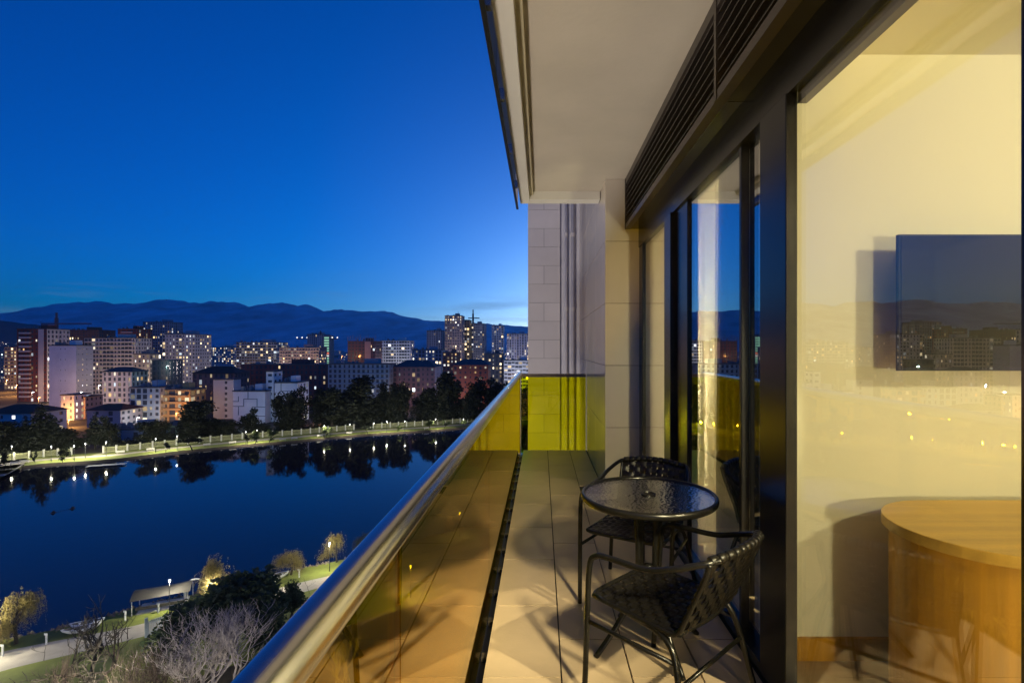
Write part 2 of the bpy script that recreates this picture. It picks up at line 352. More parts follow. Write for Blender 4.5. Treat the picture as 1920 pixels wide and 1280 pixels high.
room_wall('bedroom_wall', mat('bedroom_paint', (.5, .43, .34), .8), 1.02, 4.905, B, 5.2, 5.0, B+2.7)
ff = room_wall('room_floor', mat('room_floor', (.40, .29, .18), .45, var=.2, scale=3, stretch=(.6, 6, 1)), 1.03, -2.5, B-.1, 5.2, 4.9, B+.02)
def ceiling_lamp(loc, power, label, r=.16):
    t = empty('ceiling_lamp', loc, 0, label, 'lamp')
    MB().lathe([(r*1.1, 0), (r*1.1, -.03), (r*.95, -.035)], 28).build('rim', fascia_m, t, smooth=False)
    MB().lathe([(r*.94, -.034), (r*.8, -.05), (r*.3, -.055)], 28).build('diffuser', emit('lamp_diffuser', WARM, 6), t, smooth=True)
    lamp('bulb', (0, 0, -.14), power, WARM, t, .09)
    return t
def fill_floor_lamp(loc, power, label):
    t = empty('fill_floor_lamp', loc, 0, label, 'lamp'); r = .1
    MB().lathe([(.15, 0), (.15, .02), (.02, .03)], 24).build('base', black, t)
    MB().tube([(0, 0, .025), (0, 0, 1.11)], .012, 10).build('stem', black, t, smooth=True)
    MB().lathe([(r*math.sin(PI*(k+.3)/12.6), 1.2-r*math.cos(PI*(k+.3)/12.6)) for k in range(13)], 24).build('globe', emit('lamp_globe_%d' % power, WARM, power/(4*PI*PI*r*r), sample=True), t, smooth=True)
    return t
ceiling_lamp((2.9, -.3, B+2.7), 165, 'round ceiling lamp inside the lit room behind the near window')
sp = empty('ceiling_fill_spot', (2.75, -.2, B+2.7), 0, 'added fill spotlight on the room ceiling turned towards the balcony', 'lamp')  # spotlight added to brighten the balcony floor and chairs
MB().tube([(0, 0, 0), (0, 0, -.06)], .03, 16).tube([(.03, -.02, -.05), (-.05, .035, -.13)], .04, 16).build('housing', black, sp, smooth=False)
sl = bpy.data.lights.new('bulb', 'SPOT'); sl.energy = 950; sl.color = WARM; sl.spot_size = math.radians(47); sl.spot_blend = .25; sl.shadow_soft_size = .035
so = bpy.data.objects.new('bulb', sl); COL.objects.link(so); so.parent = sp; so.location = (-.07, .05, -.15)
so.rotation_euler = (Vector((-.4, 1.25, 0))-Vector((2.75, -.2, 2.6))).to_track_quat('-Z', 'Y').to_euler()
fill_floor_lamp((1.75, -1.9, B+.02), 210, 'added low globe lamp out of view in the lit room')  # unseen lamp added to brighten the soffit
sp2 = empty('wall_fill_spot', (1.11, -.5, B+2.25), 0, 'added fill spotlight just inside the glass, shining along the balcony', 'lamp')  # spotlight added to light the floor along the balcony
MB().tube([(.02, -.05, .02), (-.01, .05, -.01)], .045, 16).build('housing', black, sp2); MB().tube([(.02, -.05, .02), (.02, -.08, .45)], .012, 8).build('bracket', black, sp2)
l2 = bpy.data.lights.new('bulb', 'SPOT'); l2.energy = 1800; l2.color = WARM; l2.spot_size = math.radians(37); l2.spot_blend = .3; l2.shadow_soft_size = .12
so2 = bpy.data.objects.new('bulb', l2); COL.objects.link(so2); so2.parent = sp2; so2.location = (-.03, .20, -.05)
so2.rotation_euler = Vector((-math.sin(math.radians(19.5)), math.cos(math.radians(19.5)), -.43)).to_track_quat('-Z', 'Y').to_euler()
fill_floor_lamp((1.95, 3.15, B+.02), 210, 'added low globe lamp out of view behind the white curtain')  # unseen lamp added to light the pier, soffit and curtain
# television
tv = empty('television', (1.483, 2.09, B+1.305), 0, 'flat black television hanging on the cream wall above the desk', 'television')
MB().box(0, .012, 0, 1.02, .030, .565).build('body', mat('matt_black', (.01, .01, .011), .75), tv)
MB().box(.008, .008, .014, 1.012, .0118, .557).build('screen', mat('screen_glass', (.006, .006, .008), .06, var=0), tv)
MB().box(.4, .031, .18, .7, .16, .42).build('wall_mount', black, tv)
# desk with a rounded end
dk = empty('desk', (1.62, 1.86, B+.02), 0, 'oak desk with a rounded end standing against the room wall', 'desk')
def stadium(R, L, n=32): return [(R*math.cos(PI/2+PI*k/n), R*math.sin(PI/2+PI*k/n)) for k in range(n+1)]+[(L, -R), (L, R)]
MB().prism(stadium(.31, 1.6), .69, .73).build('top', woodh, dk, bevel=.003)
MB().prism(stadium(.285, 1.55), 0, .688).build('body', wood, dk)
# curtains
def curtain(name, x, y0, y1, z0, z1, m, label, folds, amp):
    mb = MB(); n = folds*8; rows = 7
    for r in range(rows+1):
        t = r/rows
        for i in range(n+1):
            u = i/n; a = amp*(.6+.6*(1-t))*math.sin(u*folds*2*PI+.4*math.sin(u*9+t))
            mb.v.append((x+a, y0+(y1-y0)*u+.01*math.sin(t*5+u*20), z0+(z1-z0)*t))
    for r in range(rows):
        for i in range(n): q = r*(n+1)+i; mb.f.append((q, q+1, q+n+2, q+n+1))
    return tag(mb.build(name, m, smooth=True), label, 'curtain')
sheer = bpy.data.materials.new('sheer_fabric'); sheer.use_nodes = True; n = sheer.node_tree; pr = n.nodes['Principled BSDF']; pr.inputs['Base Color'].default_value = (.85, .80, .66, 1); pr.inputs['Roughness'].default_value = .9
tl = n.nodes.new('ShaderNodeBsdfTranslucent'); tl.inputs[0].default_value = (.92, .86, .70, 1); mx = n.nodes.new('ShaderNodeMixShader'); mx.inputs[0].default_value = .85
n.links.new(pr.outputs[0], mx.inputs[1]); n.links.new(tl.outputs[0], mx.inputs[2]); n.links.new(mx.outputs[0], n.nodes['Material Output'].inputs[0])
curtain('white_curtain', 1.13, 3.32, 3.82, B+.03, B+2.66, sheer, 'white sheer curtain glowing behind the balcony door', 4, .035)
curtain('dark_backing_sheet', 1.16, 2.42, 3.30, B+.03, B+2.66, mat('dark_backing', (.012, .012, .014), .9), 'added dark sheet beside the white curtain, keeping the door pane dark', 6, .03)  # dark sheet added where the room behind the pane is only unlit

# ================================================================== chairs and table
ctube = mat('chair_tube', (.006, .0055, .005), .24, var=.15, scale=10, spec=.32)
cstrap = mat('woven_strap', (.007, .006, .005), .34, var=.25, scale=14, spec=.32)
def strap_mesh(pts, w, side, over, th=.0022):
    """a ribbon along pts; over = list of offsets along the normal"""
    mb = MB(); n = len(pts)
    for k, p in enumerate(pts):
        d = (pts[min(k+1, n-1)]-pts[max(k-1, 0)]).normalized(); nr = d.cross(side).normalized(); q = p+nr*over[k]
        for a, b in ((-1, -1), (1, -1), (1, 1), (-1, 1)): mb.v.append(tuple(q+side*(a*w/2)+nr*(b*th/2)))
    for k in range(n-1):
        for j in range(4): mb.f.append((k*4+j, k*4+(j+1) % 4, k*4+4+(j+1) % 4, k*4+4+j))
    mb.f += [(3, 2, 1, 0), tuple((n-1)*4+j for j in range(4))]
    return mb
def seat_pt(u, v):      # u across (-1..1), v front(0)..rear(1) -> point on the slightly sagging seat
    return Vector((u*.222, .225-.43*v, .432-.016*(1-u*u)*math.sin(PI*v)-.012*v))
def back_pt(u, v):      # v bottom(0)..top(1)
    return Vector((u*(.205+.012*v), -.215-.115*v-.03*(1-u*u)*(.4+.6*v), .445+.29*v))
def make_chair(label):
    t = empty('woven_chair', (0, 0, 0), 0, label, 'chair', 'woven chairs at the round table')
    for s in (-1, 1):
        MB().tube(bez([(s*.262, .245, 0), (s*.270, .225, .30), (s*.275, .205, .575), (s*.272, .17, .632), (s*.272, .10, .645), (s*.272, -.08, .655), (s*.262, -.20, .69), (s*.225, -.30, .728), (s*.17, -.345, .742)], 6), .0125, 12).build('arm_and_front_leg', ctube, t, smooth=True)
        MB().tube(bez([(s*.215, .02, .415), (s*.222, -.10, .405), (s*.232, -.175, .365), (s*.25, -.215, .26), (s*.285, -.275, 0)], 6), .0125, 12).build('rear_leg', ctube, t, smooth=True)
        MB().tube([(s*.268, .228, .335), (s*.245, -.190, .325)], .009, 8).build('side_stretcher', ctube, t, smooth=True)
        MB().tube(bez([(s*.222, .225, .428), (s*.222, -.12, .418), (s*.216, -.19, .43), (s*.207, -.225, .50), (s*.214, -.30, .66), (s*.216, -.325, .735)], 6), .011, 10).build('seat_and_back_rail', ctube, t, smooth=True)
    seat = MB().tube(bez([(-.222, .225, .428), (-.15, .245, .428), (.15, .245, .428), (.222, .225, .428)], 6), .011, 10).tube(bez([(-.216, -.19, .425), (0, -.21, .42), (.216, -.19, .425)], 6), .011, 10)
    seat = seat.build('seat', ctube, t, smooth=True)
    MB().tube([(-.252, -.22, .245), (.252, -.22, .245)], .009, 8).build('rear_stretcher', ctube, t, smooth=True)
    top = bez([(-.20, -.318, .738), (-.1, -.352, .748), (0, -.360, .751), (.1, -.352, .748), (.20, -.318, .738)], 8)
    bk = MB().tube(top, .0135, 12).build('backrest', ctube, t, smooth=True)
    for k in range(11):                                              # strap wrapped round the top rail, turn by turn
        i = 1+k*len(top)//11; p = top[min(i, len(top)-2)]; d = (top[min(i+1, len(top)-1)]-top[i-1]).normalized()
        MB().tube([p-d*.0165, p-d*.014, p+d*.014, p+d*.0165], [.0145, .0185, .0185, .0145], 12).build('wrapped_strap', cstrap, bk, smooth=True)
    NU, NV = 12, 12
    for i in range(NU):
        u = -1+2*(i+.5)/NU; m = NV*4
        pts = [seat_pt(u*.97, k/m) for k in range(m+1)]; ov = [.0042*math.cos(PI*(k/4-.5))*(1 if i % 2 else -1) for k in range(m+1)]
        strap_mesh(pts, .031, Vector((1, 0, 0)), ov).build('strap', cstrap, seat)
    for j in range(NV):
        v = (j+.5)/NV; m = NU*4
        pts = [seat_pt(-1+2*k/m, v) for k in range(m+1)]; ov = [-.0042*math.cos(PI*(k/4-.5))*(-1 if j % 2 else 1) for k in range(m+1)]
        strap_mesh(pts, .030, Vector((0, 1, 0)), [-x for x in ov]).build('strap', cstrap, seat)
    NU, NV = 11, 8
    for i in range(NU):
        u = -1+2*(i+.5)/NU; m = NV*4
        pts = [back_pt(u*.97, k/m) for k in range(m+1)]; ov = [.0042*math.cos(PI*(k/4-.5))*(1 if i % 2 else -1) for k in range(m+1)]
        strap_mesh(pts, .031, Vector((1, 0, 0)), ov).build('strap', cstrap, bk)
    for j in range(NV):
        v = (j+.5)/NV; m = NU*4; sd = (back_pt(0, v+.01)-back_pt(0, v)).normalized()
        pts = [back_pt(-1+2*k/m, v) for k in range(m+1)]; ov = [.0042*math.cos(PI*(k/4-.5))*(1 if j % 2 else -1) for k in range(m+1)]
        strap_mesh(pts, .029, sd, ov).build('strap', cstrap, bk)
    return t
c1 = make_chair('black woven strap armchair with its back to the near lit window')
c1.scale = (.92, .92, .92); c1.location = (.505, 2.05, B); c1.rotation_euler.z = math.atan2(.685, .73)
c2 = copy_tree(c1); c2['label'] = 'black woven strap armchair on the pier side of the table, half hidden by it'
c2.scale = (.94, .94, .94); c2.location = (.54, 2.86, B); c2.rotation_euler.z = math.atan2(-(-.50), -.866)
tb_ = empty('bistro_table', (.505, 2.39, B), math.radians(20), 'round black bistro table with a rippled glass top', 'table')
MB().lathe([(.03, .704), (.302, .704), (.302, .710), (.03, .710)], 64).build('glass_top', glass('rippled_glass', (.62, .64, .62), .24, .10, .30, 75), tb_, smooth=False)
rim = MB(); N = 72
for j in range(N):
    t = 2*PI*j/N
    for k in range(10):
        a = 2*PI*k/10; r = .306+.011*math.cos(a); rim.v.append((r*math.cos(t), r*math.sin(t), .703+.0165*math.sin(a)))
for j in range(N):
    for k in range(10): rim.f.append((j*10+k, ((j+1) % N)*10+k, ((j+1) % N)*10+(k+1) % 10, j*10+(k+1) % 10))
rim.build('rim', ctube, tb_, smooth=True)
MB().lathe([(.034, .698), (.034, .715), (.024, .718), (.022, .712)], 24).build('centre_cap', ctube, tb_, smooth=False)
for k in range(4):
    a = k*PI/2; c, s = math.cos(a), math.sin(a)
    q = [(.27, .698), (.14, .688), (.075, .65), (.058, .52), (.058, .36), (.085, .25), (.17, .12), (.275, 0)]
    MB().tube(bez([(r*c, r*s, z) for r, z in q], 6), .0125, 12).build('leg', ctube, tb_, smooth=True)
for z in (.55, .36):
    MB().tube([(.05*math.cos(2*PI*k/20), .05*math.sin(2*PI*k/20), z) for k in range(21)], .007, 8).build('ring', ctube, tb_, smooth=True)

# ================================================================== city
darkg = mat('dark_window', (.07, .085, .11), .15, var=.2, scale=.3)
litm = emit('lit_window', (1, .8, .5), 1.0, attr=True)
roofm = mat('flat_roof', (.09, .09, .095), .9, var=.3, scale=.2)
redroof = mat('red_roof', (.11, .045, .035), .85, var=.3, scale=.4)
conc = mat('concrete', (.30, .28, .27), .85, var=.2, scale=.25)
EMC = [(1.0, .72, .38), (1.0, .80, .50), (1.0, .90, .70), (.95, .97, 1.0), (.75, .88, 1.0), (1.0, .62, .25)]
def emcol():
    c = EMC[rng.choice(6, p=[.26, .28, .2, .12, .08, .06])]; k = rng.choice([.15, .45, 1.1, 2.6], p=[.3, .35, .25, .1]); return (c[0]*k, c[1]*k, c[2]*k, 1)
def facade(wall, panes, lits, o, u, nrm, W, Ht, nc, nr, ww=.5, wh=.5, sill=.28, rec=.25, plit=.15, skip=None, litbias=None):
    """a wall of nc x nr cells, every cell a real opening with the pane set back"""
    o, u, nrm = Vector(o), Vector(u), Vector(nrm); cw, ch = W/nc, Ht/nr; up = Vector((0, 0, 1)); pat = rng.choice([.7, 1., 1., 1.35], size=max(2, min(5, nc))); ww0, wh0, sill0 = ww, wh, sill
    for r in range(nr):
        for c in range(nc):
            x0, x1, z0, z1 = c*cw, (c+1)*cw, r*ch, (r+1)*ch
            p = lambda a, b, d=0: o+u*a+up*b-nrm*d
            k_ = pat[c % len(pat)]; ww = min(.9, ww0*k_); wh, sill = (min(.78, wh0*1.4), .1) if k_ > 1.2 and wh0 > .3 else (wh0, sill0)
            if skip and skip(c, r): wall.quad(p(x0, z0), p(x1, z0), p(x1, z1), p(x0, z1)); continue
            a, b = x0+cw*(1-ww)/2, x1-cw*(1-ww)/2; lo, hi = z0+ch*sill, min(z0+ch*(sill+wh), z1-.02)
            wall.quad(p(x0, z0), p(x1, z0), p(x1, lo), p(x0, lo)).quad(p(x0, hi), p(x1, hi), p(x1, z1), p(x0, z1)).quad(p(x0, lo), p(a, lo), p(a, hi), p(x0, hi)).quad(p(b, lo), p(x1, lo), p(x1, hi), p(b, hi))
            wall.quad(p(a, lo), p(b, lo), p(b, lo, rec), p(a, lo, rec)).quad(p(a, hi, rec), p(b, hi, rec), p(b, hi), p(a, hi)).quad(p(a, lo), p(a, lo, rec), p(a, hi, rec), p(a, hi)).quad(p(b, lo, rec), p(b, lo), p(b, hi), p(b, hi, rec))
            q = (p(a, lo, rec), p(b, lo, rec), p(b, hi, rec), p(a, hi, rec)); pl = 1.25*plit*(litbias(c, r) if litbias else 1)
            if rng.random() < pl:
                (lits.quad(*q), lits.em.append(emcol())) if not isinstance(lits, list) else lits.append(q)
            else: panes.quad(*q) if not isinstance(panes, list) else panes.append(q)
def fill(wall, o, u, W, Ht):
    o, u = Vector(o), Vector(u); z = Vector((0, 0, Ht)); wall.quad(o, o+u*W, o+u*W+z, o+z)
def building(name, label, px0, px1, ytop, Y, depth, wallm, fl=2.95, bay=2.7, plit=.15, ww=.5, wh=.5, sill=.28, rz=0., roof='flat', balc=None, side=True, indiv=False, back_skip=None, side_mat=None, base=0., cat='building', roofmat=None, sideplit=None, skip=None, litbias=None, balcm=None):
    x0, x1 = (px0-CX)*Y/F, (px1-CX)*Y/F; top = H+(CY-ytop)*Y/F; W = x1-x0; Ht = top-base
    t = empty(name, (x0, Y, base), rz, label, cat)
    wall, panes, lits = MB(), MB(), MB(); lits.em = []
    P_, L_ = (([], []) if indiv else (panes, lits))
    nr = max(1, round(Ht/fl)); nc = max(1, round(W/bay)); ns = max(1, round(depth/bay))
    facade(wall, P_, L_, (0, 0, 0), (1, 0, 0), (0, -1, 0), W, Ht, nc, nr, ww, wh, sill, .25, plit, skip, litbias)
    sw = wall if side_mat is None else MB()
    if side: facade(sw, P_, L_, (W, 0, 0), (0, 1, 0), (1, 0, 0), depth, Ht, ns, nr, ww, wh, sill, .25, plit if sideplit is None else sideplit)
    else: fill(sw, (W, 0, 0), (0, 1, 0), depth, Ht)
    fill(wall, (W, depth, 0), (-1, 0, 0), W, Ht); fill(wall, (0, depth, 0), (0, -1, 0), depth, Ht)
    wall.build('wall', wallm, t)
    if side_mat is not None: sw.build('side_wall', side_mat, t)
    if indiv:
        for nm, lst, m in (('window', P_, darkg), ('lit_window', L_, None)):
            for q in lst:
                mb = MB().quad(*q)
                if m is None: mb.em = [emcol()]
                mb.build(nm, m or litm, t)
    else:
        if panes.f: panes.build('window_panes', darkg, t, kind='stuff')
        if lits.f: lits.build('lit_windows', litm, t, kind='stuff')
    if nr > 4 and not (skip and skip(0, 0)):
        fb_ = MB()
        for r in range(1, nr): fb_.box(-.03, -.12, r*Ht/nr-.12, W+.12, -.004, r*Ht/nr+.10)
        fb_.build('floor_bands', wallm, t, kind='stuff')
    if roof == 'flat':
        r = MB().box(-.25, -.25, Ht, W+.25, depth+.25, Ht+.5).build('roof', roofmat or roofm, t)
        if W > 10:
            MB().box(W*.55, depth*.3, Ht+.5, W*.78, depth*.7, Ht+3.2).build('roof_house', wallm, r)
            for k in range(int(rng.integers(3, 8))):
                a, b_ = rng.uniform(.5, W*.5), rng.uniform(.5, depth-2); c_ = rng.uniform(.6, 1.8); MB().box(a, b_, Ht+.5, a+c_, b_+c_, Ht+.5+rng.uniform(.7, 1.9)).build('roof_unit', conc, r)
            for k in range(int(rng.integers(1, 4))):
                a = rng.uniform(1, W-1); MB().box(a-.06, 1, Ht+.5, a+.06, 1.12, Ht+rng.uniform(2.5, 5.5)).build('antenna', darkw, r)
    elif roof == 'hip':
        h = min(4.5, W*.16); e = .8; i = MB(); i.v = [(-e, -e, Ht), (W+e, -e, Ht), (W+e, depth+e, Ht), (-e, depth+e, Ht), (W*.25, depth*.5, Ht+h), (W*.75, depth*.5, Ht+h)]
        i.f = [(0, 1, 5, 4), (1, 2, 5), (2, 3, 4, 5), (3, 0, 4), (3, 2, 1, 0)]; i.build('roof', roofmat or redroof, t)
    if balc:
        bb = MB(); c0, c1, dep, ph = balc
        for r in range(1, nr):
            z = r*Ht/nr; xa, xb = W*c0, W*c1
            bb.box(xa, -dep, z-.15, xb, -.02, z).box(xa, -dep, z+.01, xb, -dep+.1, z+ph).box(xa, -dep+.11, z+.01, xa+.1, -.02, z+ph).box(xb-.1, -dep+.11, z+.01, xb, -.02, z+ph)
        bb.build('balconies', balcm or wallm, t, kind='stuff')
    return t, W, Ht
C_ = lambda n, c, **k: mat(n, c, .8, var=.12, scale=.15, **k)
maroon = C_('maroon_wall', (.20, .055, .045)); white = C_('white_wall', (.78, .78, .80)); creamw = C_('cream_wall', (.6, .55, .5)); greyw = C_('grey_wall', (.42, .42, .45))
bluew = C_('blue_wall', (.22, .3, .4)); beigew = C_('beige_wall', (.38, .34, .28)); tealw = C_('teal_wall', (.45, .53, .58)); orangew = C_('ochre_wall', (.50, .33, .15)); brickw = C_('brick_wall', (.30, .11, .075)); darkw = C_('dark_wall', (.10, .10, .12)); pinkw = C_('pink_wall', (.45, .33, .29)); lilacw = C_('lilac_wall', (.55, .52, .58)); steelw = C_('scaffold_wall', (.22, .31, .38))
bd = building
t, W, Ht = bd('tower_block', 'tall maroon tower block with a pale vertical stripe and stacked balconies', 32, 88, 617, 330, 16, maroon, plit=.10, ww=.4, wh=.45, balc=(.12, .48, 1.3, .9), balcm=creamw, side_mat=creamw, sideplit=.05)
MB().box(W*.72, -.25, 0, W*.90, -.03, Ht).build('pale_stripe', creamw, t)
bd('apartment_block', 'white windowless gable block beside the orange lit street', 92, 143, 648, 290, 11, white, plit=.05, skip=lambda c, r: not (c in (2, 3) and r % 2 == 1), balc=None, ww=.22, wh=.2, sideplit=.3, side_mat=greyw)
bd('apartment_block', 'wide cream apartment block with long horizontal balconies', 158, 254, 634, 380, 16, creamw, plit=.10, ww=.66, wh=.55, balc=(.02, .98, 1.2, .8))
bd('apartment_block', 'dark brown block rising behind the white gable block', 112, 186, 619, 470, 18, C_('umber_wall', (.13, .085, .07)), plit=.08)
bd('tower_block', 'red brown tower standing behind the wide cream block', 221, 256, 617, 440, 18, maroon, plit=.06, balc=(.2, .8, 1.1, .8), balcm=creamw, sideplit=.25, side_mat=C_('rust_wall', (.24, .07, .05)))
bd('tower_block', 'slim blue tower with a stepped top and scattered lit windows', 268, 318, 604, 540, 20, bluew, plit=.2, ww=.6, wh=.6, balc=(.3, .7, 1., .8))
bd('tower_block', 'broad grey tower full of lit windows', 304, 366, 627, 410, 20, greyw, plit=.3, ww=.55, wh=.5, balc=(.40, .62, 1.1, .8))
bd('apartment_block', 'small beige block with warm windows beside the broad grey tower', 250, 281, 664, 335, 10, beigew, plit=.42, ww=.5)
bd('office_block', 'plain dark cube block lit by a green lamp', 285, 316, 676, 305, 12, darkw, plit=.04)
bd('apartment_house', 'dark house with a wide hip roof and white corner pillars', 192, 247, 697, 292, 12, greyw, plit=.16, roof='hip', roofmat=roofm, ww=.6, wh=.65)
bd('tower_block', 'beige balcony tower on the far side of the orange street', 8, 31, 651, 430, 16, beigew, plit=.4, balc=(.1, .9, 1.2, .8))
bd('apartment_block', 'pale block at the foot of the dark foothill', -45, 6, 662, 520, 16, pinkw, plit=.4)
bd('apartment_house', 'pale teal house with rows of windows next to the ochre house', 243, 300, 727, 235, 11, tealw, plit=.3, bay=2.7, ww=.55, wh=.55, indiv=True)
bd('apartment_house', 'ochre house glowing orange under street lamps', 302, 357, 731, 238, 11, orangew, plit=.35, bay=3.2, ww=.62, wh=.55, indiv=True, balc=(.08, .92, 1.1, .7))
bd('house', 'low grey house with a dark red hip roof above the fence', 163, 226, 769, 222, 12, greyw, plit=.05, roof='hip', skip=lambda c, r: c % 2 == 0)
bd('house', 'white house glowing in the orange street light', 114, 139, 741, 245, 9, white, plit=.35, ww=.4, indiv=True)
bd('house', 'pink house between the white house and the teal house', 141, 160, 744, 250, 10, pinkw, plit=.1, roof='hip')
bd('house', 'lilac house with red roof half hidden by conifers', -30, 58, 775, 185, 14, lilacw, plit=.12, roof='hip', indiv=True, bay=4.4, ww=.3, wh=.45)
bd('shed', 'long low blue grey shed behind the park fence', 196, 286, 806, 192, 10, bluew, plit=0, roof='flat', skip=lambda c, r: c % 3 != 1, fl=4)
bd('shed', 'small green shed beside the long shed', 303, 345, 797, 200, 9, C_('green_wall', (.13, .2, .17)), plit=0, roof='hip', roofmat=roofm, skip=lambda c, r: c % 2 == 0, fl=4)
bd('apartment_block', 'dark apartment block with red mansard and pale dormer frames', 361, 440, 700, 272, 14, darkw, plit=.12, ww=.4, wh=.6, indiv=True, roof='hip')
bd('apartment_block', 'blue grey slab block left of the patterned block', 400, 438, 712, 250, 6, tealw, plit=.04, skip=lambda c, r: c != 2, side=False)
t, W, Ht = bd('patterned_block', 'white block with a dark zigzag line pattern across its wall', 437, 497, 734, 235, 12, white, plit=0, skip=lambda c, r: True, side=False)
dl = mat('dark_joint', (.03, .05, .08), .7)
sx, sz = W/60, Ht/52
def zig(pts, par):
    for (a, b), (c, d) in zip(pts, pts[1:]):
        MB().box(min(a, c)*sx-.12, -.06, Ht-max(b, d)*sz-.12, max(a, c)*sx+.12, -.004, Ht-min(b, d)*sz+.12).build('dark_line', dl, par)
zig([(28, 0), (28, 12), (20, 12), (20, 24), (10, 24), (10, 38)], t); zig([(28, 12), (45, 12), (45, 25), (36, 25), (36, 40), (30, 40), (30, 52)], t); zig([(0, 24), (20, 24)], t); zig([(10, 8), (10, 16), (0, 16)], t); zig([(45, 25), (60, 25)], t); zig([(36, 40), (60, 40)], t)
bd('stair_tower', 'white stair tower with dark slots between the patterned blocks', 499, 513, 697, 240, 8, white, plit=0, bay=5, ww=.55, wh=.4, side_mat=white, sideplit=0)
t, W, Ht = bd('patterned_block', 'smaller patterned white block right of the stair tower', 515, 557, 718, 238, 12, white, plit=0, skip=lambda c, r: True, side=True, sideplit=.3)
sx, sz = W/42, Ht/68
zig([(12, 0), (12, 14), (24, 14), (24, 26), (14, 26), (14, 44), (26, 44), (26, 60)], t); zig([(24, 14), (42, 14)], t); zig([(24, 26), (36, 26), (36, 52)], t); zig([(0, 44), (14, 44)], t)
bd('apartment_block', 'long dark building with red mansard and arched lit windows', 452, 612, 684, 305, 14, C_('plum_wall', (.12, .055, .06)), plit=.12, ww=.42, wh=.55)
bd('terraced_building', 'oval building with stacked terrace decks', 443, 518, 642, 520, 24, greyw, plit=.25, ww=.85, wh=.62, balc=(-.04, 1.04, 2.2, .7))
bd('apartment_block', 'pinkish long block with a row of bright windows', 524, 598, 652, 480, 18, pinkw, plit=.3, ww=.6, wh=.5, balc=(.0, 1., 1., .6))
t, W, Ht = bd('unfinished_tower', 'grey unfinished tower with a stair core lit green and red', 576, 606, 627, 650, 22, greyw, plit=.02, ww=.4, wh=.75)
g = MB(); g.em = []
for k in range(14):
    z = 4+k*(Ht-6)/14; g.quad((W+1.5, -.5, z), (W+7.5, -.5, z), (W+7.5, -.5, z+2.0), (W+1.5, -.5, z+2.0)); g.em.append([(.25, .55, .38, 1), (.9, .22, .12, 1), (.8, .8, .75, 1)][0 if k not in (6, 7) else 1 if k == 7 else 2])
g.build('lit_windows', litm, t, kind='stuff'); MB().box(W+.1, -.3, 0, W+9, 12, Ht-1).build('stair_core', conc, t)
t, W, Ht = bd('unfinished_building', 'unfinished concrete frame building wrapped in purple scaffolding', 652, 704, 640, 450, 18, C_('scaffold_rust', (.17, .09, .10)), plit=.02, ww=.8, wh=.7, sill=.15, bay=3)
for k in range(12): MB().box(W*k/11-.15, .2, Ht+.5, W*k/11+.15, .5, Ht+4+(k % 3)).build('column_stub', conc, t)
MB().box(W*.62, -.4, 0, W*.84, -.03, Ht).build('hoist_panel', pinkw, t)
bd('apartment_block', 'blue grey block wrapped in scaffolding behind the tall trees', 615, 730, 683, 292, 14, steelw, plit=.015, ww=.55, wh=.65, bay=2.8, balc=(.05, .95, .9, .5), indiv=False)
bd('apartment_block', 'white framed block with dark loggias', 713, 768, 639, 490, 18, white, plit=.2, ww=.7, wh=.6, balc=(.1, .9, 1.2, .8))
bd('apartment_block', 'dark hip roofed block with a pale gable wall on its right', 736, 815, 688, 300, 20, C_('mauve_wall', (.15, .11, .13)), plit=.14, roof='hip', roofmat=roofm, side_mat=lilacw, sideplit=.08, ww=.45)
bd('apartment_block', 'brick red block with rows of small warm windows', 849, 915, 684, 290, 16, brickw, plit=.25, roof='hip', roofmat=roofm, ww=.34, wh=.4, bay=2.9)
bd('tower_block', 'tallest beige tower with a lit crown', 834, 866, 592, 560, 20, pinkw, plit=.3, ww=.5, balc=(.0, .4, 1., .8), litbias=lambda c, r: 2.2 if r > 20 or r < 6 else .6)
bd('tower_block', 'narrow ochre tower squeezed between two tall towers', 866, 880, 600, 590, 20, orangew, plit=.3)
bd('tower_block', 'dark twin tower under a roof crane', 876, 908, 607, 610, 24, greyw, plit=.22, sideplit=.2)
bd('tower_block', 'slim white tower with warm windows up its middle', 922, 944, 611, 640, 20, white, plit=.3, balc=(.3, .7, 1., .8))
bd('tower_block', 'grey ribbed tower next to the tiled column', 950, 992, 626, 560, 22, lilacw, plit=.2, ww=.4, wh=.7)
bd('hotel_tower', 'grey hotel slab with a bright band along its roof', 800, 830, 620, 600, 20, greyw, plit=.06, ww=.4, wh=.7)
bd('apartment_block', 'red brick block standing in front of the tallest tower', 830, 858, 661, 400, 14, brickw, plit=.35)
bd('apartment_block', 'stepped block with bright shops below the hotel slab', 772, 828, 656, 430, 16, bluew, plit=.4)
bd('apartment_block', 'low dark block between the brick block and the white office', 908, 942, 664, 385, 14, darkw, plit=.4)
bd('office_block', 'low white office with ribbon windows', 945, 1000, 676, 380, 14, white, plit=.1, ww=.85, wh=.4)
bd('apartment_block', 'plain grey block far behind the oval building', 388, 440, 651, 720, 18, greyw, plit=.35)
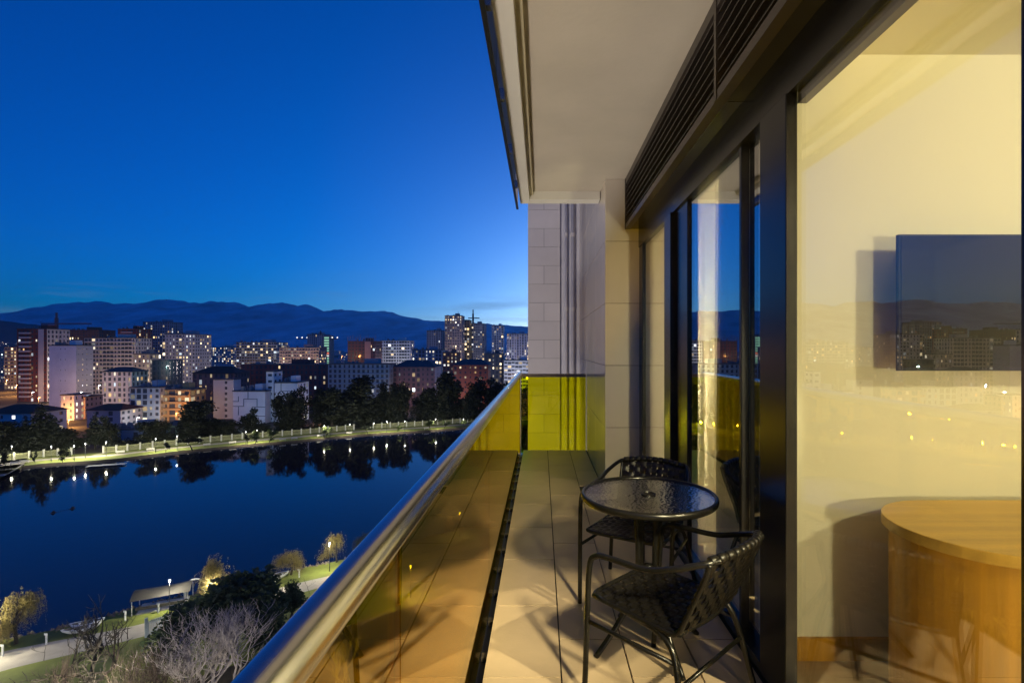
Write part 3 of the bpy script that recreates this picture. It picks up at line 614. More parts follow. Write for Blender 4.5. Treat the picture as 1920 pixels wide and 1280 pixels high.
# far low town: one mass
tw, tl_ = MB(), MB(); tl_.em = []
for k in range(420):
    Y = rng.uniform(650, 2600); px = rng.uniform(-150, 1000); X = (px-CX)*Y/F; ww_, dd, hh = rng.uniform(12, 34), rng.uniform(10, 20), rng.uniform(6, 19)+max(0, (Y-650)/300)
    tw.box(X, Y, 0, X+ww_, Y+dd, hh)
    for j in range(int(rng.integers(1, 6))):
        a, z = X+rng.uniform(0, ww_-2), rng.uniform(2, hh-2); s_ = rng.uniform(.8, 1.7)*(Y/1100); tl_.quad((a, Y-.2, z), (a+s_, Y-.2, z), (a+s_, Y-.2, z+s_), (a, Y-.2, z+s_)); tl_.em.append(emcol())
for k in range(160):
    Y = rng.uniform(2350, 2900); px = rng.uniform(-120, 110); t = (Y-2300)/700; z = H+(CY-610)*Y/F*t*.5; X = (px-CX)*Y/F; s_ = rng.uniform(1.5, 3.2); tl_.quad((X, Y-40, z), (X+s_, Y-40, z), (X+s_, Y-40, z+s_), (X, Y-40, z+s_)); tl_.em.append(emcol())
dt = tw.build('distant_town', greyw, kind='stuff'); tag(dt, 'low far town spreading to the foot of the mountains', 'town')
tl_.build('town_lights', litm, dt, kind='stuff')
# cranes
def crane(px, ytop, Y, jib, label, m=darkw, lights=False):
    p = P(px, ytop, Y); t = empty('tower_crane', (p.x, Y, 0), 0, label, 'crane')
    MB().box(-1, -1, 0, 1, 1, p.z).build('mast', m, t); a, b = jib
    MB().box(a, -.5, p.z-6, b, .5, p.z-4.8).build('jib', m, t); MB().box(-.6, -.6, p.z, .6, .6, p.z+5).build('apex', m, t)
    if lights:
        for k in range(9):
            x = a+(b-a)*k/8; e = MB().box(x-.7, -.9, p.z-4.6, x+.7, -.52, p.z-3.2); e.em = [(1.6, 1.6, 1.6, 1)]*6; e.build('work_light', litm, t)
crane(106, 596, 480, (-14, 33), 'dark tower crane above the maroon tower')
crane(601, 627, 655, (-30, 22), 'crane with a row of white work lights over the unfinished tower', lights=True)
crane(887, 588, 620, (-6, 8), 'small roof crane on the dark twin tower')

# ------------------------------------------------------------------ street lamps in the town
def town_lamp(px, py, Y, power, col, label, hgt=8.0):
    p = P(px, py, Y); t = empty('street_lamp', (p.x, Y, 0), 0, label, 'street lamp', 'street lamps between the houses')
    z = p.z if hgt is None else max(3.5, p.z)
    MB().tube([(0, 0, 0), (0, 0, z-.3), (.5, 0, z)], .09, 6).build('pole', darkw, t)
    MB().box(.3, -.25, z-.02, 1.2, .25, z+.12).build('head', emit('sodium_%s' % ('o' if col[2] < .3 else 'w'), col, 9), t)
    lamp('bulb', (.75, 0, z-.35), power, col, t, .25)
SOD = (1.0, .42, .10); WHI = (.85, .93, 1.0)
for i, (px, py, Y, pw_r, c, lb) in enumerate([
    (12, 712, 400, 24000, SOD, 'orange street lamp at the mouth of the orange street'), (30, 722, 370, 24000, SOD, 'orange street lamp below the maroon tower'), (98, 762, 262, 9000, SOD, 'orange street lamp in front of the white gable block'),
    (112, 775, 238, 8000, SOD, 'orange street lamp beside the white glowing house'), (128, 790, 222, 7000, SOD, 'orange street lamp at the park end of the street'), (72, 745, 300, 13000, SOD, 'orange street lamp behind the conifers'),
    (232, 770, 232, 3500, SOD, 'orange street lamp between the grey house and teal house'), (330, 774, 228, 6500, SOD, 'orange street lamp before the ochre house'), (256, 783, 222, 2500, WHI, 'white lamp at the foot of the teal house'),
    (596, 783, 232, 1500, SOD, 'orange lamp among the tall trees beside the patterned block'), (745, 741, 285, 2500, SOD, 'orange lamp under the dark hip roofed block'), (862, 755, 272, 4500, (1, .6, .4), 'pinkish lamp at the foot of the brick red block'), (925, 742, 285, 3500, SOD, 'orange lamp right of the brick red block'),
    (312, 686, 300, 1500, (.6, 1, .8), 'green white lamp on the dark cube block'), (640, 668, 430, 6000, SOD, 'orange lamp at the foot of the unfinished frame'), (470, 800, 216, 2600, (.6, .8, 1.0), 'added bluish fill lamp on the lawn before the zigzag pattern'), (505, 700, 330, 2500, WHI, 'white lamp behind the stair tower'),  # the bluish lamp on the lawn is added to light the patterned block
    (150, 735, 272, 9000, (1, .72, .6), 'added pinkish fill lamp between white gable block and cream block'), (185, 722, 345, 14000, (1, .78, .65), 'added pinkish fill lamp before the cream block balconies'), (265, 715, 320, 9000, (1, .8, .65), 'added fill lamp at the small beige block'), (335, 705, 360, 14000, (1, .85, .75), 'added fill lamp at the foot of the broad grey tower'), (60, 735, 312, 9000, (1, .6, .4), 'added fill lamp at the foot of the maroon tower'), (480, 690, 470, 16000, (1, .82, .7), 'added fill lamp below the terrace decks'), (560, 688, 450, 16000, (1, .75, .6), 'added fill lamp below the pinkish long block'), (740, 690, 460, 14000, (.9, .9, 1), 'added fill lamp before the white framed block'), (845, 688, 500, 22000, (1, .8, .75), 'added fill lamp at the foot of the tallest tower'), (935, 690, 520, 20000, (.9, .88, 1), 'added fill lamp before the slim white tower'), (965, 702, 360, 8000, (.9, .92, 1), 'added fill lamp before the low white office'), (660, 745, 262, 3500, (.6, .75, 1), 'added bluish fill lamp inside the grove before the scaffolded block'), (800, 742, 275, 3500, (.8, .75, 1), 'added lilac fill lamp under the pale gable')]):  # all lamps in this row are added to brighten the facades
    town_lamp(px, py, Y, pw_r, c, lb)

# ================================================================== park furniture
lampw = emit('lamp_globe', (.9, .95, 1.0), 4.5)
postm = mat('lamp_post', (.05, .055, .06), .5)
def park_lamp(px, py, label, hgt=4.5, power=4200, Y=None, col=(1.0, .93, .66)):
    Yd = (H-hgt)*F/(py-CY) if Y is None else Y
    t = empty('park_lamp', ((px-CX)*Yd/F, Yd, 0), 0, label, 'street lamp', 'park lamps round the lake')
    MB().tube([(0, 0, 0), (0, 0, .8), (0, 0, .81), (0, 0, hgt-.1)], [.09, .08, .05, .045], 8).build('pole', postm, t)
    gl_ = MB().lathe([(.05, hgt-.1), (.11, hgt-.02), (.14, hgt+.12), (.10, hgt+.27), (.03, hgt+.31)], 12).build('globe', lampw, t, smooth=True)
    MB().lathe([(.2, hgt+.30), (.2, hgt+.33), (.03, hgt+.40)], 12).build('cap', postm, gl_)
    lamp('bulb', (0, 0, hgt-.25), power, col, t, .12)
where = ['by the left fence bay', 'behind the lawn left of the path gap', 'at the left gate pillar', 'in the gap where the side path meets the lake path', 'at the right gate pillar', 'beside the yellow lit fence bay', 'left of the dark shore trees', 'beside the bare shore tree', 'next to the glowing round tree', 'below the tall trees', 'at the end of the fence run', 'after the fence gap', 'in front of the darkest trees', 'under the tall trees right of the fence gap', 'by the lit shore bush', 'beside the handrail side fence']
for (px, py), wh_ in zip([(22, 837), (96, 837), (139, 836), (160, 832), (199, 829), (292, 823), (332, 818), (461, 810), (482, 807), (608, 798.5), (656, 796), (701, 793.5), (725, 790), (759, 790), (817, 786), (869, 786)], where):
    park_lamp(px, py, 'far shore park lamp '+wh_)
park_lamp(318, 1089, 'near shore park lamp beside the pavilion roof', 4.0, 2200)
park_lamp(618, 1019, 'near shore park lamp in front of the bright willow', 4.3, 3200)
park_lamp(770, 1062, 'park lamp seen through the yellow glass', 4.3, 2200)
park_lamp(862, 962, 'farther park lamp seen through the yellow glass', 4.3, 600)
park_lamp(-70, 1170, 'added park lamp outside the view left of the willows', 4.3, 8500)  # added outside the view to brighten the near lawn
park_lamp(150, 1330, 'added park lamp outside the view beside the bare tree', 4.6, 15000)  # added below the view to light the bare trees
park_lamp(420, 1420, 'added park lamp outside the view below the pale bare shrub', 4.6, 12000)  # added below the view to light the shrub and thicket
park_lamp(398, 1090, 'added park lamp hidden behind the dark evergreen at the golden willow', 3.6, 1800)  # hidden lamp added to light the willow
park_lamp(505, 1066, 'park lamp beside the small willow', 3.4, 1200)
# unseen floodlight mast, added to brighten the soffit, pier and column
fm = empty('fill_floodlight_mast', (-15, -14, 0), 0, 'added floodlight mast out of view below the balcony', 'floodlight')
MB().tube([(0, 0, 0), (0, 0, 11)], [.16, .09], 10).build('mast', postm, fm)
MB().box(-2.6, -.1, 10.8, 2.6, .1, 12.2).build('head', emit('fill_flood_head', (1, .9, .76), 12), fm)
lamp('bulb', (0, .35, 11.1), 34000, (1.0, .88, .76), fm, 2.4)
# fence along the far path
fence_pale = mat('fence_post', (.5, .5, .46), .8); picket = mat('fence_picket', (.36, .37, .2), .7)
fo = offset_line(fs, 14.2); dd_ = [0]
for a, b in zip(fo, fo[1:]): dd_.append(dd_[-1]+(b-a).length)
FX = np.array([[v.x, v.y] for v in fo])
def on_fence(d): return Vector((np.interp(d, dd_, FX[:, 0]), np.interp(d, dd_, FX[:, 1]), 0))
def dist_at_px(px):
    ds = np.linspace(0, dd_[-1], 1500); q = [abs(CX+on_fence(d).x*F/max(on_fence(d).y, 1)-px) if on_fence(d).y > 40 else 1e9 for d in ds]; return ds[int(np.argmin(q))]
def fence(pa_, pb_, label):
    d0, d1 = dist_at_px(pa_), dist_at_px(pb_); nb = max(1, round((d1-d0)/3.5)); p0 = on_fence(d0)
    t = empty('park_fence', (p0.x, p0.y, 0), 0, label, 'fence')
    for k in range(nb+1):
        p = on_fence(d0+(d1-d0)*k/nb)-p0; MB().box(p.x-.2, p.y-.2, 0, p.x+.2, p.y+.2, 2.4).build('post', fence_pale, t)
        if k == nb: break
        q = on_fence(d0+(d1-d0)*(k+1)/nb)-p0; d = q-p; mb = MB()
        for j in range(1, 14):
            c = p+d*(j/14); mb.box(c.x-.05, c.y-.03, .15, c.x+.05, c.y+.03, 2.0)
        u = d.normalized(); nn = Vector((-u.y, u.x, 0))*.03
        for z in (.35, 1.75):
            a, b = p+u*.22, q-u*.22; mb.prism([(a-nn*2).xy, (b-nn*2).xy, (b-nn).xy, (a-nn).xy], z, z+.1)
        mb.build('pickets', picket, t, kind='stuff')
fence(-30, 136, 'pale post fence run left of the path gap'); fence(196, 664, 'long pale post fence below the houses and tall trees'); fence(699, 1000, 'pale post fence run under the darkest trees')
# side path through the gap
sp_ = MB(); a, b = G(150, 858), G(190, 851); sp_.quad((a.x, a.y, .004), (b.x, b.y, .004), (b.x+2, b.y+26, .004), (a.x+2, a.y+26, .004)); sp_.build('side_path', pathm)['kind'] = 'structure'
# benches on the far shore, jetty, floats
benchm = mat('bench_wood', (.5, .48, .44), .7)
for px, py, wh_ in ((45, 868, 'before the left fence bay'), (28, 871, 'close to the left fence bay'), (226, 850, 'right of the jetty'), (282, 845, 'near the yellow lit fence bay'), (388, 836, 'under the dark shore tree'), (436, 832, 'left of the glowing tree'), (530, 826, 'right of the glowing tree'), (552, 824, 'below the patterned block'), (600, 819, 'under the tall trees'), (655, 814, 'at the end of the long fence'), (800, 805, 'below the right fence run')):
    p = G(px, py); t = empty('park_bench', (p.x, p.y, 0), math.radians(35), 'pale park bench on the far lake path '+wh_, 'bench', 'benches along the far lake path')
    MB().box(-1.1, -.25, .42, 1.1, .25, .5).build('seat', benchm, t); MB().box(-1.1, .27, .55, 1.1, .33, .95).build('backrest', benchm, t)
    for s in (-1, 1): MB().box(s*.9-.06, -.22, 0, s*.9+.06, .22, .419).build('leg', conc, t)
p = G(165, 871); t = empty('jetty', (p.x, p.y, 0), math.radians(20), 'low wooden jetty at the far shore below the path gap', 'jetty')
MB().box(0, -1.8, -.32, 9.5, .2, -.2).build('deck', benchm, t)
for x in (.6, 4.7, 8.8): MB().box(x-.12, -1.6, -1.4, x+.12, -1.35, -.33).build('pile', soil, t)
for px, py, lb in ((100, 961, 'dark nesting float on the lake, left one of the pair'), (136, 953, 'dark nesting float on the lake, right one of the pair')):
    p = G(px, py, WZ); t = empty('nesting_float', (p.x, p.y, WZ), .4, lb, 'float')
    MB().box(-.4, -.3, -.1, .4, .3, .12).build('raft', darkw, t); i = MB(); i.v = [(-.28, -.24, .125), (.28, -.24, .125), (.28, .24, .125), (-.28, .24, .125), (0, -.24, .5), (0, .24, .5)]; i.f = [(0, 1, 4), (1, 2, 5, 4), (2, 3, 5), (3, 0, 4, 5), (3, 2, 1, 0)]; i.build('shelter', soil, t)
for k in range(7):
    p = G(108+k*3.6, 959.5-k*.9, WZ); tag(MB().lathe([(.02, -.08), (.11, 0), (.02, .1)], 8).build('buoy', darkw), 'small dark buoy in the line between the two nesting floats', 'buoy', 'buoys between the nesting floats').location = (p.x, p.y, WZ)
# ------------------------------------------------------------------ near shore things
boatm = mat('boat_hull', (.72, .72, .70), .4, var=.12, scale=2); boatin = mat('boat_inside', (.16, .15, .14), .7)
def boat(px, py, L_, W_, rz, label):
    p = G(px, py); t = empty('rowing_boat', (p.x, p.y, .05), rz, label, 'boat', 'white boats on the near lawn')
    def ring(k, z, n=22):
        out = []
        for j in range(n):
            a = 2*PI*j/n; x = math.cos(a); out.append((x*L_/2*k, math.sin(a)*W_/2*k*(1-.25*abs(x)**3), z+.18*x*x*k))
        return out
    def shell(rs, name, m):
        mb = MB(); n = 22
        for r in rs: mb.v += r
        for i in range(len(rs)-1):
            for j in range(n): mb.f.append((i*n+j, i*n+(j+1) % n, (i+1)*n+(j+1) % n, (i+1)*n+j))
        mb.f.append(tuple(range((len(rs)-1)*n, len(rs)*n))); mb.build(name, m, t, smooth=True)
    shell([ring(.86, .50), ring(1.0, .52), ring(1., .46), ring(.92, .25), ring(.7, .02)], 'hull', boatm)
    shell([ring(.86, .495), ring(.78, .3), ring(.6, .14)], 'inside', boatin)
    for x in (-.22, .18): MB().box(x*L_-.12, -W_*.36, .40, x*L_+.12, W_*.36, .44).build('thwart', boatm, t)
boat(152, 1184, 3.9, 1.25, math.radians(28), 'long white boat lying behind the bare tree'); boat(163, 1174, 3.6, 1.2, math.radians(26), 'white boat alongside the long one nearer the water')
boat(459, 1101, 2.3, 1.5, math.radians(20), 'round white boat by the dark evergreen'); boat(523, 1083, 2.7, 1.5, math.radians(35), 'white boat with a dark inside near the small willow')
# pavilion
p = G(305, 1136); t = empty('lake_pavilion', (p.x, p.y, 0), math.radians(24), 'small lakeside pavilion with a grey canvas roof', 'pavilion')
canv = mat('canvas_roof', (.04, .037, .036), .9, bump=.2)
r = MB(); nx, ny = 12, 6
for j in range(ny+1):
    for i in range(nx+1): u, v = i/nx, j/ny; r.v.append((-3.2+6.6*u, -1.6+3.6*v, 1.9+.45*math.sin(PI*v)+.22*math.cos(2*PI*u)*math.sin(PI*v)+.2*u))
for j in range(ny):
    for i in range(nx): q = j*(nx+1)+i; r.f.append((q, q+1, q+nx+2, q+nx+1))
r.build('roof', canv, t, smooth=True)
for x, y in ((-3, -1.4), (3.1, -1.4), (-3, 1.8), (3.1, 1.8)): MB().tube([(x, y, 0), (x, y, 1.98)], .06, 8).build('post', fence_pale, t)
MB().box(-2.6, -1.5, .6, 2.8, -1.42, 1.0).build('counter', canv, t); MB().box(-2.6, -1.4, .02, 2.8, 1.6, .12).build('deck', benchm, t)
p = G(366, 1118); t = empty('garden_arch', (p.x, p.y, 0), math.radians(20), 'white round arch behind the dark evergreen', 'arch')
MB().tube([(1.15*math.cos(PI*k/16), 0, 1.35+1.15*math.sin(PI*k/16)) for k in range(17)], .11, 8).build('hoop', boatm, t, smooth=True)
for s in (-1, 1): MB().tube([(s*1.15, 0, 0), (s*1.15, 0, 1.35)], .11, 8).build('leg', boatm, t, smooth=True)
p = G(347, 1122); t = empty('mushroom_lamp', (p.x, p.y, 0), 0, 'white mushroom topped post beside the arch', 'post')
MB().tube([(0, 0, 0), (0, 0, 1.7)], .16, 12).build('stem', boatm, t); MB().lathe([(.2, 1.71), (.5, 1.8), (.42, 2.05), (.1, 2.15)], 18).build('cap', boatm, t)
# picket gate
p0, p1 = G(279, 1192), G(325, 1176); t = empty('picket_fence', (p0.x, p0.y, 0), math.atan2(p1.y-p0.y, p1.x-p0.x), 'blue grey picket fence next to the thicket', 'fence'); LN = (p1-p0).length
bl = mat('fence_blue', (.22, .27, .33), .6)
for k in range(13): MB().box(LN*k/12-.07, -.03, .1, LN*k/12+.07, .03, 1.9).build('picket', bl, t)
for z in (.4, 1.5): MB().box(0, .031, z, LN, .08, z+.12).build('rail', bl, t)
for x in (-.25, LN+.25): MB().box(x-.14, -.14, 0, x+.14, .14, 2.3).build('post', bl, t)
# white stakes and saplings
for px, py, wh_ in ((87, 1207, 'between leaning willow and long boat'), (5, 1229, 'left of the leaning willow'), (235, 1163, 'right of the long boat'), (297, 1148, 'beside the pavilion'), (516, 1097, 'below the white boat with dark inside'), (561, 1082, 'right of the small willow')):
    p = G(px, py); t = empty('marker_post', (p.x, p.y, 0), 0, 'short white marker post on the near lawn '+wh_, 'post', 'white marker posts on the near lawn')
    MB().box(-.07, -.07, 0, .07, .07, 1.25).build('post', boatm, t); MB().box(-.2, -.09, 1.1, .2, -.071, 1.35).build('plate', boatm, t)

# ================================================================== trees
bark = mat('bark', (.032, .026, .022), .95, var=.4, scale=3, bump=.5)
paleb = mat('pale_bark', (.30, .26, .26), .9, var=.25, scale=3); brownb = mat('twig_bark', (.045, .029, .025), .95, var=.3, scale=2)
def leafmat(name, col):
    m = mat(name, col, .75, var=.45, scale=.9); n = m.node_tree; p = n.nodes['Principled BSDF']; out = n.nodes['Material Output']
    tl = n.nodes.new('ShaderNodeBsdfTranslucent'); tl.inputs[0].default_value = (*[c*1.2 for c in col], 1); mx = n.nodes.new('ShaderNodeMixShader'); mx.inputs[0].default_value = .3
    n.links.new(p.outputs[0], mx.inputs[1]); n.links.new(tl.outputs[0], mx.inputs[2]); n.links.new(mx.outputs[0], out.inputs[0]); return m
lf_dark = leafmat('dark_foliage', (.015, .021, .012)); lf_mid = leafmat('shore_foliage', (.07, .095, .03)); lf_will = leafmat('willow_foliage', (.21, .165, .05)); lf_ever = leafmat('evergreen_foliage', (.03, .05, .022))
def leaf_cloud(blobs, n, size, seed, flat=.0):
    r = np.random.default_rng(seed); wts = np.array([b[3]*b[4]*b[5] for b in blobs]); idx = r.choice(len(blobs), n, p=wts/wts.sum()); bl_ = np.array(blobs)[idx]
    d = r.normal(size=(n, 3)); d /= np.linalg.norm(d, axis=1)[:, None]; rad = r.random(n)**.42
    c = bl_[:, :3]+d*bl_[:, 3:6]*rad[:, None]
    u = r.normal(size=(n, 3)); u /= np.linalg.norm(u, axis=1)[:, None]; v = np.cross(u, r.normal(size=(n, 3))); v /= np.linalg.norm(v, axis=1)[:, None]
    s = size*r.uniform(.5, 1.3, n)[:, None]; u *= s; v *= s*.62
    V = np.stack([c-u, c+v, c+u, c-v], 1).reshape(-1, 3); return V, np.arange(4*n).reshape(-1, 4)
def np_mesh(name, V, Fc, m):
    me = bpy.data.meshes.new(name); me.from_pydata(V.tolist(), [], Fc.tolist()); me.materials.append(m); return me
def branches(mb, p, d, L_, r, depth, rr, spread=.5, up=.15, n=4, kids=(2, 4), sh=.72, tips=None):
    pts = [Vector(p)]; q = Vector(d).normalized()
    for k in range(3):
        q = (q+Vector(rr.normal(size=3))*.16+Vector((0, 0, up*.4))).normalized(); pts.append(pts[-1]+q*(L_/3))
    mb.tube(pts, [r, r*.88, r*.76, r*.62], n if depth > 2 else 3, cap=False)
    if depth == 0:
        if tips is not None: tips.append(pts[-1])
        return
    for k in range(int(rr.integers(kids[0], kids[1]+1))):
        t = 1.0 if k == 0 else rr.uniform(.45, 1.); i = min(2, int(t*3)); b = pts[i].lerp(pts[i+1], t*3-i)
        nd = (q+Vector(rr.normal(size=3))*spread+Vector((0, 0, up))).normalized(); branches(mb, b, nd, L_*sh*rr.uniform(.8, 1.15), r*.62, depth-1, rr, spread, up, n, kids, sh, tips)
def make_tree_meshes(kind, seed):
    r = np.random.default_rng(seed); tr = MB(); tips = []
    if kind == 'tall':
        branches(tr, (0, 0, 0), (0, 0, 1), 7.0, .38, 3, r, .55, .35, 6, (3, 4), .62, tips)
        bl_ = [(t.x*.8, t.y*.8, r.uniform(2.2, max(5, t.z)), r.uniform(1.2, 2.4), r.uniform(1.2, 2.4), r.uniform(1.2, 2.2)) for t in tips[:26]]+[(t.x*.8, t.y*.8, max(5, t.z), 1.6, 1.6, 1.5) for t in tips[::3]]+[(0, 0, 7, 2.4, 2.4, 5)]
        V, Fc = leaf_cloud(bl_, 4600, .40, seed)
    elif kind == 'conifer':
        tr.tube([(0, 0, 0), (0, 0, 14)], [.3, .05], 6); Vs = []
        bl_ = [(math.cos(k*2.4)*w_*.55, math.sin(k*2.4)*w_*.55, z, w_*.75, w_*.75, .45) for k in range(44) for z, w_ in [(2.2+k*.27, 3.4*(1-k/46)+.25)]]
        V, Fc = leaf_cloud(bl_, 2600, .38, seed)
    elif kind == 'small':
        branches(tr, (0, 0, 0), (0, 0, 1), 1.5, .09, 3, r, .6, .3, 5, (2, 4), .7, tips)
        bl_ = [(t.x, t.y, t.z, .6, .6, .5) for t in tips[:20]]; V, Fc = leaf_cloud(bl_, 900, .17, seed)
    elif kind == 'ever':
        branches(tr, (0, 0, 0), (0, 0, 1), 2.6, .3, 3, r, .7, .2, 6, (3, 4), .7, tips)
        bl_ = [(t.x*1.1, t.y*1.1, max(1.6, t.z*.95), r.uniform(.9, 1.5), r.uniform(.9, 1.5), r.uniform(.8, 1.3)) for t in tips[:40]]; V, Fc = leaf_cloud(bl_, 9000, .19, seed)
    elif kind == 'willow':
        branches(tr, (0, 0, 0), (.08, 0, 1), 2.1, .17, 3, r, .6, .25, 6, (3, 4), .62, tips); Vs, k0 = [], 0
        Q = []
        for t in tips:
            for j in range(11):
                a = t+Vector(r.normal(size=3))*.35; Ln = r.uniform(1.0, 2.6); out = Vector((a.x, a.y, 0)); out = out.normalized()*.35 if out.length > .1 else Vector((.2, 0, 0)); n = int(Ln/.13)
                for k in range(n):
                    s = k/n; c = a+out*(s**.6)*1.1+Vector((0, 0, .25*math.sin(s*2.2)-Ln*s*s*.95)); c += Vector(r.normal(size=3))*.03
                    if c.z < .5: break
                    w_ = Vector(r.normal(size=3)).normalized()*.05; l_ = Vector((r.normal()*.04, r.normal()*.04, -.11)); Q += [c-w_, c+l_*.5-w_*.2, c+l_, c+w_]
        V = np.array([list(v) for v in Q]); Fc = np.arange(len(Q)).reshape(-1, 4)
    me_t = bpy.data.meshes.new('trunk'); me_t.from_pydata(tr.v, [], tr.f); return me_t, V, Fc
CACHE = {}
def tree(kind, name, loc, height, width, seed, m_leaf, label, group, rz=0., m_bark=bark, cat='tree'):
    key = (kind, seed, m_leaf.name)
    if key not in CACHE:
        t_, V, Fc = make_tree_meshes(kind, seed); t_.materials.append(m_bark); top = V[:, 2].max(); wd = np.percentile(np.abs(V[:, :2]), 97)*2; CACHE[key] = (t_, np_mesh('crown', V, Fc, m_leaf), top, wd)
    t_, c_, top, wd = CACHE[key]; o = empty(name, loc, rz, label, cat, group); sx_, sz_ = width/wd, height/top
    for nm, me in (('trunk', t_), ('crown', c_)):
        q = link(nm, me, o); q.scale = (sx_, sx_, sz_)
    return o
def tree_px(kind, name, px, ytop, ybase, wpx, seed, m_leaf, label, group, **k):
    p = G(px, ybase); h = (ybase-ytop)*p.y/F; return tree(kind, name, p, h, wpx*p.y/F, seed, m_leaf, label, group, rz=rng.uniform(0, 6.28), **k)
TG = 'dark trees behind the far park fence'
far_trees = [(372, 762, 822, 56, 'in front of the dark mansard block'), (345, 785, 826, 44, 'left of the dark mansard block'), (398, 782, 822, 40, 'at the foot of the blue grey slab'), (457, 778, 816, 40, 'in front of the zigzag pattern'), (548, 738, 810, 48, 'at the left of the tall grove'), (566, 720, 808, 52, 'covering the smaller patterned block'), (592, 742, 806, 40, 'beside the orange lit gap'), (622, 730, 806, 48, 'right of the orange lit gap'), (650, 726, 803, 52, 'below the scaffolded block'), (682, 716, 800, 54, 'before the middle of the scaffolded block'), (708, 722, 798, 48, 'at the right end of the scaffolded block'), (735, 712, 797, 46, 'left of the dark hip roofed block'), (757, 732, 796, 40, 'under the dark hip roofed block'), (782, 742, 794, 44, 'under the lit windows of the hip roofed block'), (812, 722, 794, 44, 'before the pale gable'), (838, 708, 792, 50, 'between pale gable and brick block'), (868, 752, 790, 36, 'at the foot of the brick block'), (893, 712, 790, 50, 'covering the right part of the brick block'), (920, 716, 788, 46, 'right of the brick block'), (948, 720, 787, 46, 'below the low white office'), (975, 722, 786, 44, 'next to the tiled column'), (285, 800, 836, 40, 'behind the long shed'), (12, 792, 850, 60, 'at the lilac house'), (128, 800, 846, 36, 'at the end of the orange street'), (215, 790, 840, 36, 'beside the grey house'), (428, 790, 820, 36, 'left of the zigzag pattern'), (500, 788, 814, 34, 'at the foot of the stair tower'), (525, 775, 812, 36, 'right of the stair tower')]
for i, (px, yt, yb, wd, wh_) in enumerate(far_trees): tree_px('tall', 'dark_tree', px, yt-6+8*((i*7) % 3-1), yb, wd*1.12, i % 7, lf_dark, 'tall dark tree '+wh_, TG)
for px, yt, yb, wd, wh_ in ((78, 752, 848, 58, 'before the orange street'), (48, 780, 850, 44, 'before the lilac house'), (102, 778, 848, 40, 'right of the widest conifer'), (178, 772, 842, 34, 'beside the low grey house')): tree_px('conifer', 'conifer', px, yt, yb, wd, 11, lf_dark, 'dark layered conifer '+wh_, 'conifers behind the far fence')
SG = 'small trees on the far lake lawn'
for i, (px, yt, yb, wd, wh_, m) in enumerate([(505, 804, 831, 26, 'glowing beside two lamps', lf_mid), (478, 806, 833, 22, 'left of the glowing one', lf_mid), (464, 812, 836, 18, 'with a thin stem by the lamp', lf_dark), (362, 816, 845, 40, 'hanging over the fence end', lf_dark), (612, 800, 820, 22, 'under the tall grove lamp', lf_mid), (808, 787, 806, 20, 'brightly lit by the right fence', lf_mid), (833, 788, 805, 18, 'second lit one by the right fence', lf_mid), (868, 787, 803, 16, 'close to the handrail', lf_mid), (117, 838, 867, 24, 'leaning near the gate pillar', lf_dark), (8, 846, 880, 14, 'thin at the left lawn', lf_dark), (66, 845, 873, 12, 'thin sapling at the left lawn', lf_dark), (690, 796, 814, 26, 'in the fence gap', lf_dark), (745, 796, 809, 16, 'low by the middle lamp', lf_mid), (312, 828, 850, 12, 'thin by the fence', lf_dark)]):
    tree_px('small', 'shore_tree', px, yt, yb, wd, 21+i % 4, m, 'small far shore tree '+wh_, SG)
WG = 'willows on the near shore'
tree_px('willow', 'willow_tree', 30, 1112, 1206, 92, 31, lf_will, 'yellow brown willow leaning over the near shore', WG); tree_px('willow', 'willow_tree', -14, 1140, 1216, 70, 32, lf_will, 'willow cut by the grass edge beside the leaning one', WG)
tree_px('willow', 'willow_tree', 428, 1026, 1126, 84, 32, lf_will, 'tall golden willow behind the dark evergreen', WG); tree_px('willow', 'willow_tree', 546, 1024, 1077, 52, 33, lf_will, 'small round willow behind the white boat', WG)
tree_px('willow', 'willow_tree', 631, 1000, 1054, 50, 31, lf_will, 'bright willow glowing beside its lamp', WG); tree_px('willow', 'willow_tree', 688, 992, 1040, 40, 33, lf_dark, 'dark willow behind the handrail', WG); tree_px('willow', 'willow_tree', 832, 962, 1000, 34, 32, lf_will, 'golden willow seen through the yellow glass', WG)
tree_px('ever', 'evergreen_tree', 418, 1082, 1236, 170, 41, lf_ever, 'big dark evergreen with glossy leaves above the pale bare shrub', 'evergreens in the near park'); tree_px('ever', 'evergreen_tree', 492, 1112, 1235, 92, 42, lf_ever, 'dark evergreen close to the handrail', 'evergreens in the near park')
tree_px('ever', 'evergreen_tree', 545, 1095, 1165, 60, 42, lf_ever, 'round dark shrub on the lower lawn beside the handrail', 'evergreens in the near park')
# bare trees
def bare(name, px, ytop, Y, wpx, label, seed, m, depth, spread, up, kids, sh, L0, r0, stems=1, cat='tree'):
    r = np.random.default_rng(seed); mb = MB()
    for k in range(stems):
        a = 2*PI*k/stems; d = Vector((math.cos(a)*.5, math.sin(a)*.5, 1)) if stems > 1 else Vector((.03, 0, 1)); branches(mb, (math.cos(a)*.15*(stems > 1), math.sin(a)*.15*(stems > 1), -.1), d, L0, r0, depth, r, spread, up, 5, kids, sh)
    V = np.array(mb.v); ht = (H+(CY-ytop)*Y/F)/V[:, 2].max(); wd = wpx*Y/F/(np.percentile(np.abs(V[:, 0]), 98)*2); V[:, 0] *= wd; V[:, 1] *= wd; V[:, 2] *= ht
    o = empty(name, ((px-CX)*Y/F, Y, 0), 0, label, cat); me = bpy.data.meshes.new('branches'); me.from_pydata(V.tolist(), [], mb.f); me.materials.append(m); link('branches', me, o); return o
bare('bare_shrub_tree', 392, 1146, 50, 185, 'pale bare shrub tree with a fan of upright branches', 51, paleb, 5, .42, .42, (2, 4), .78, 2.6, .085, 6)
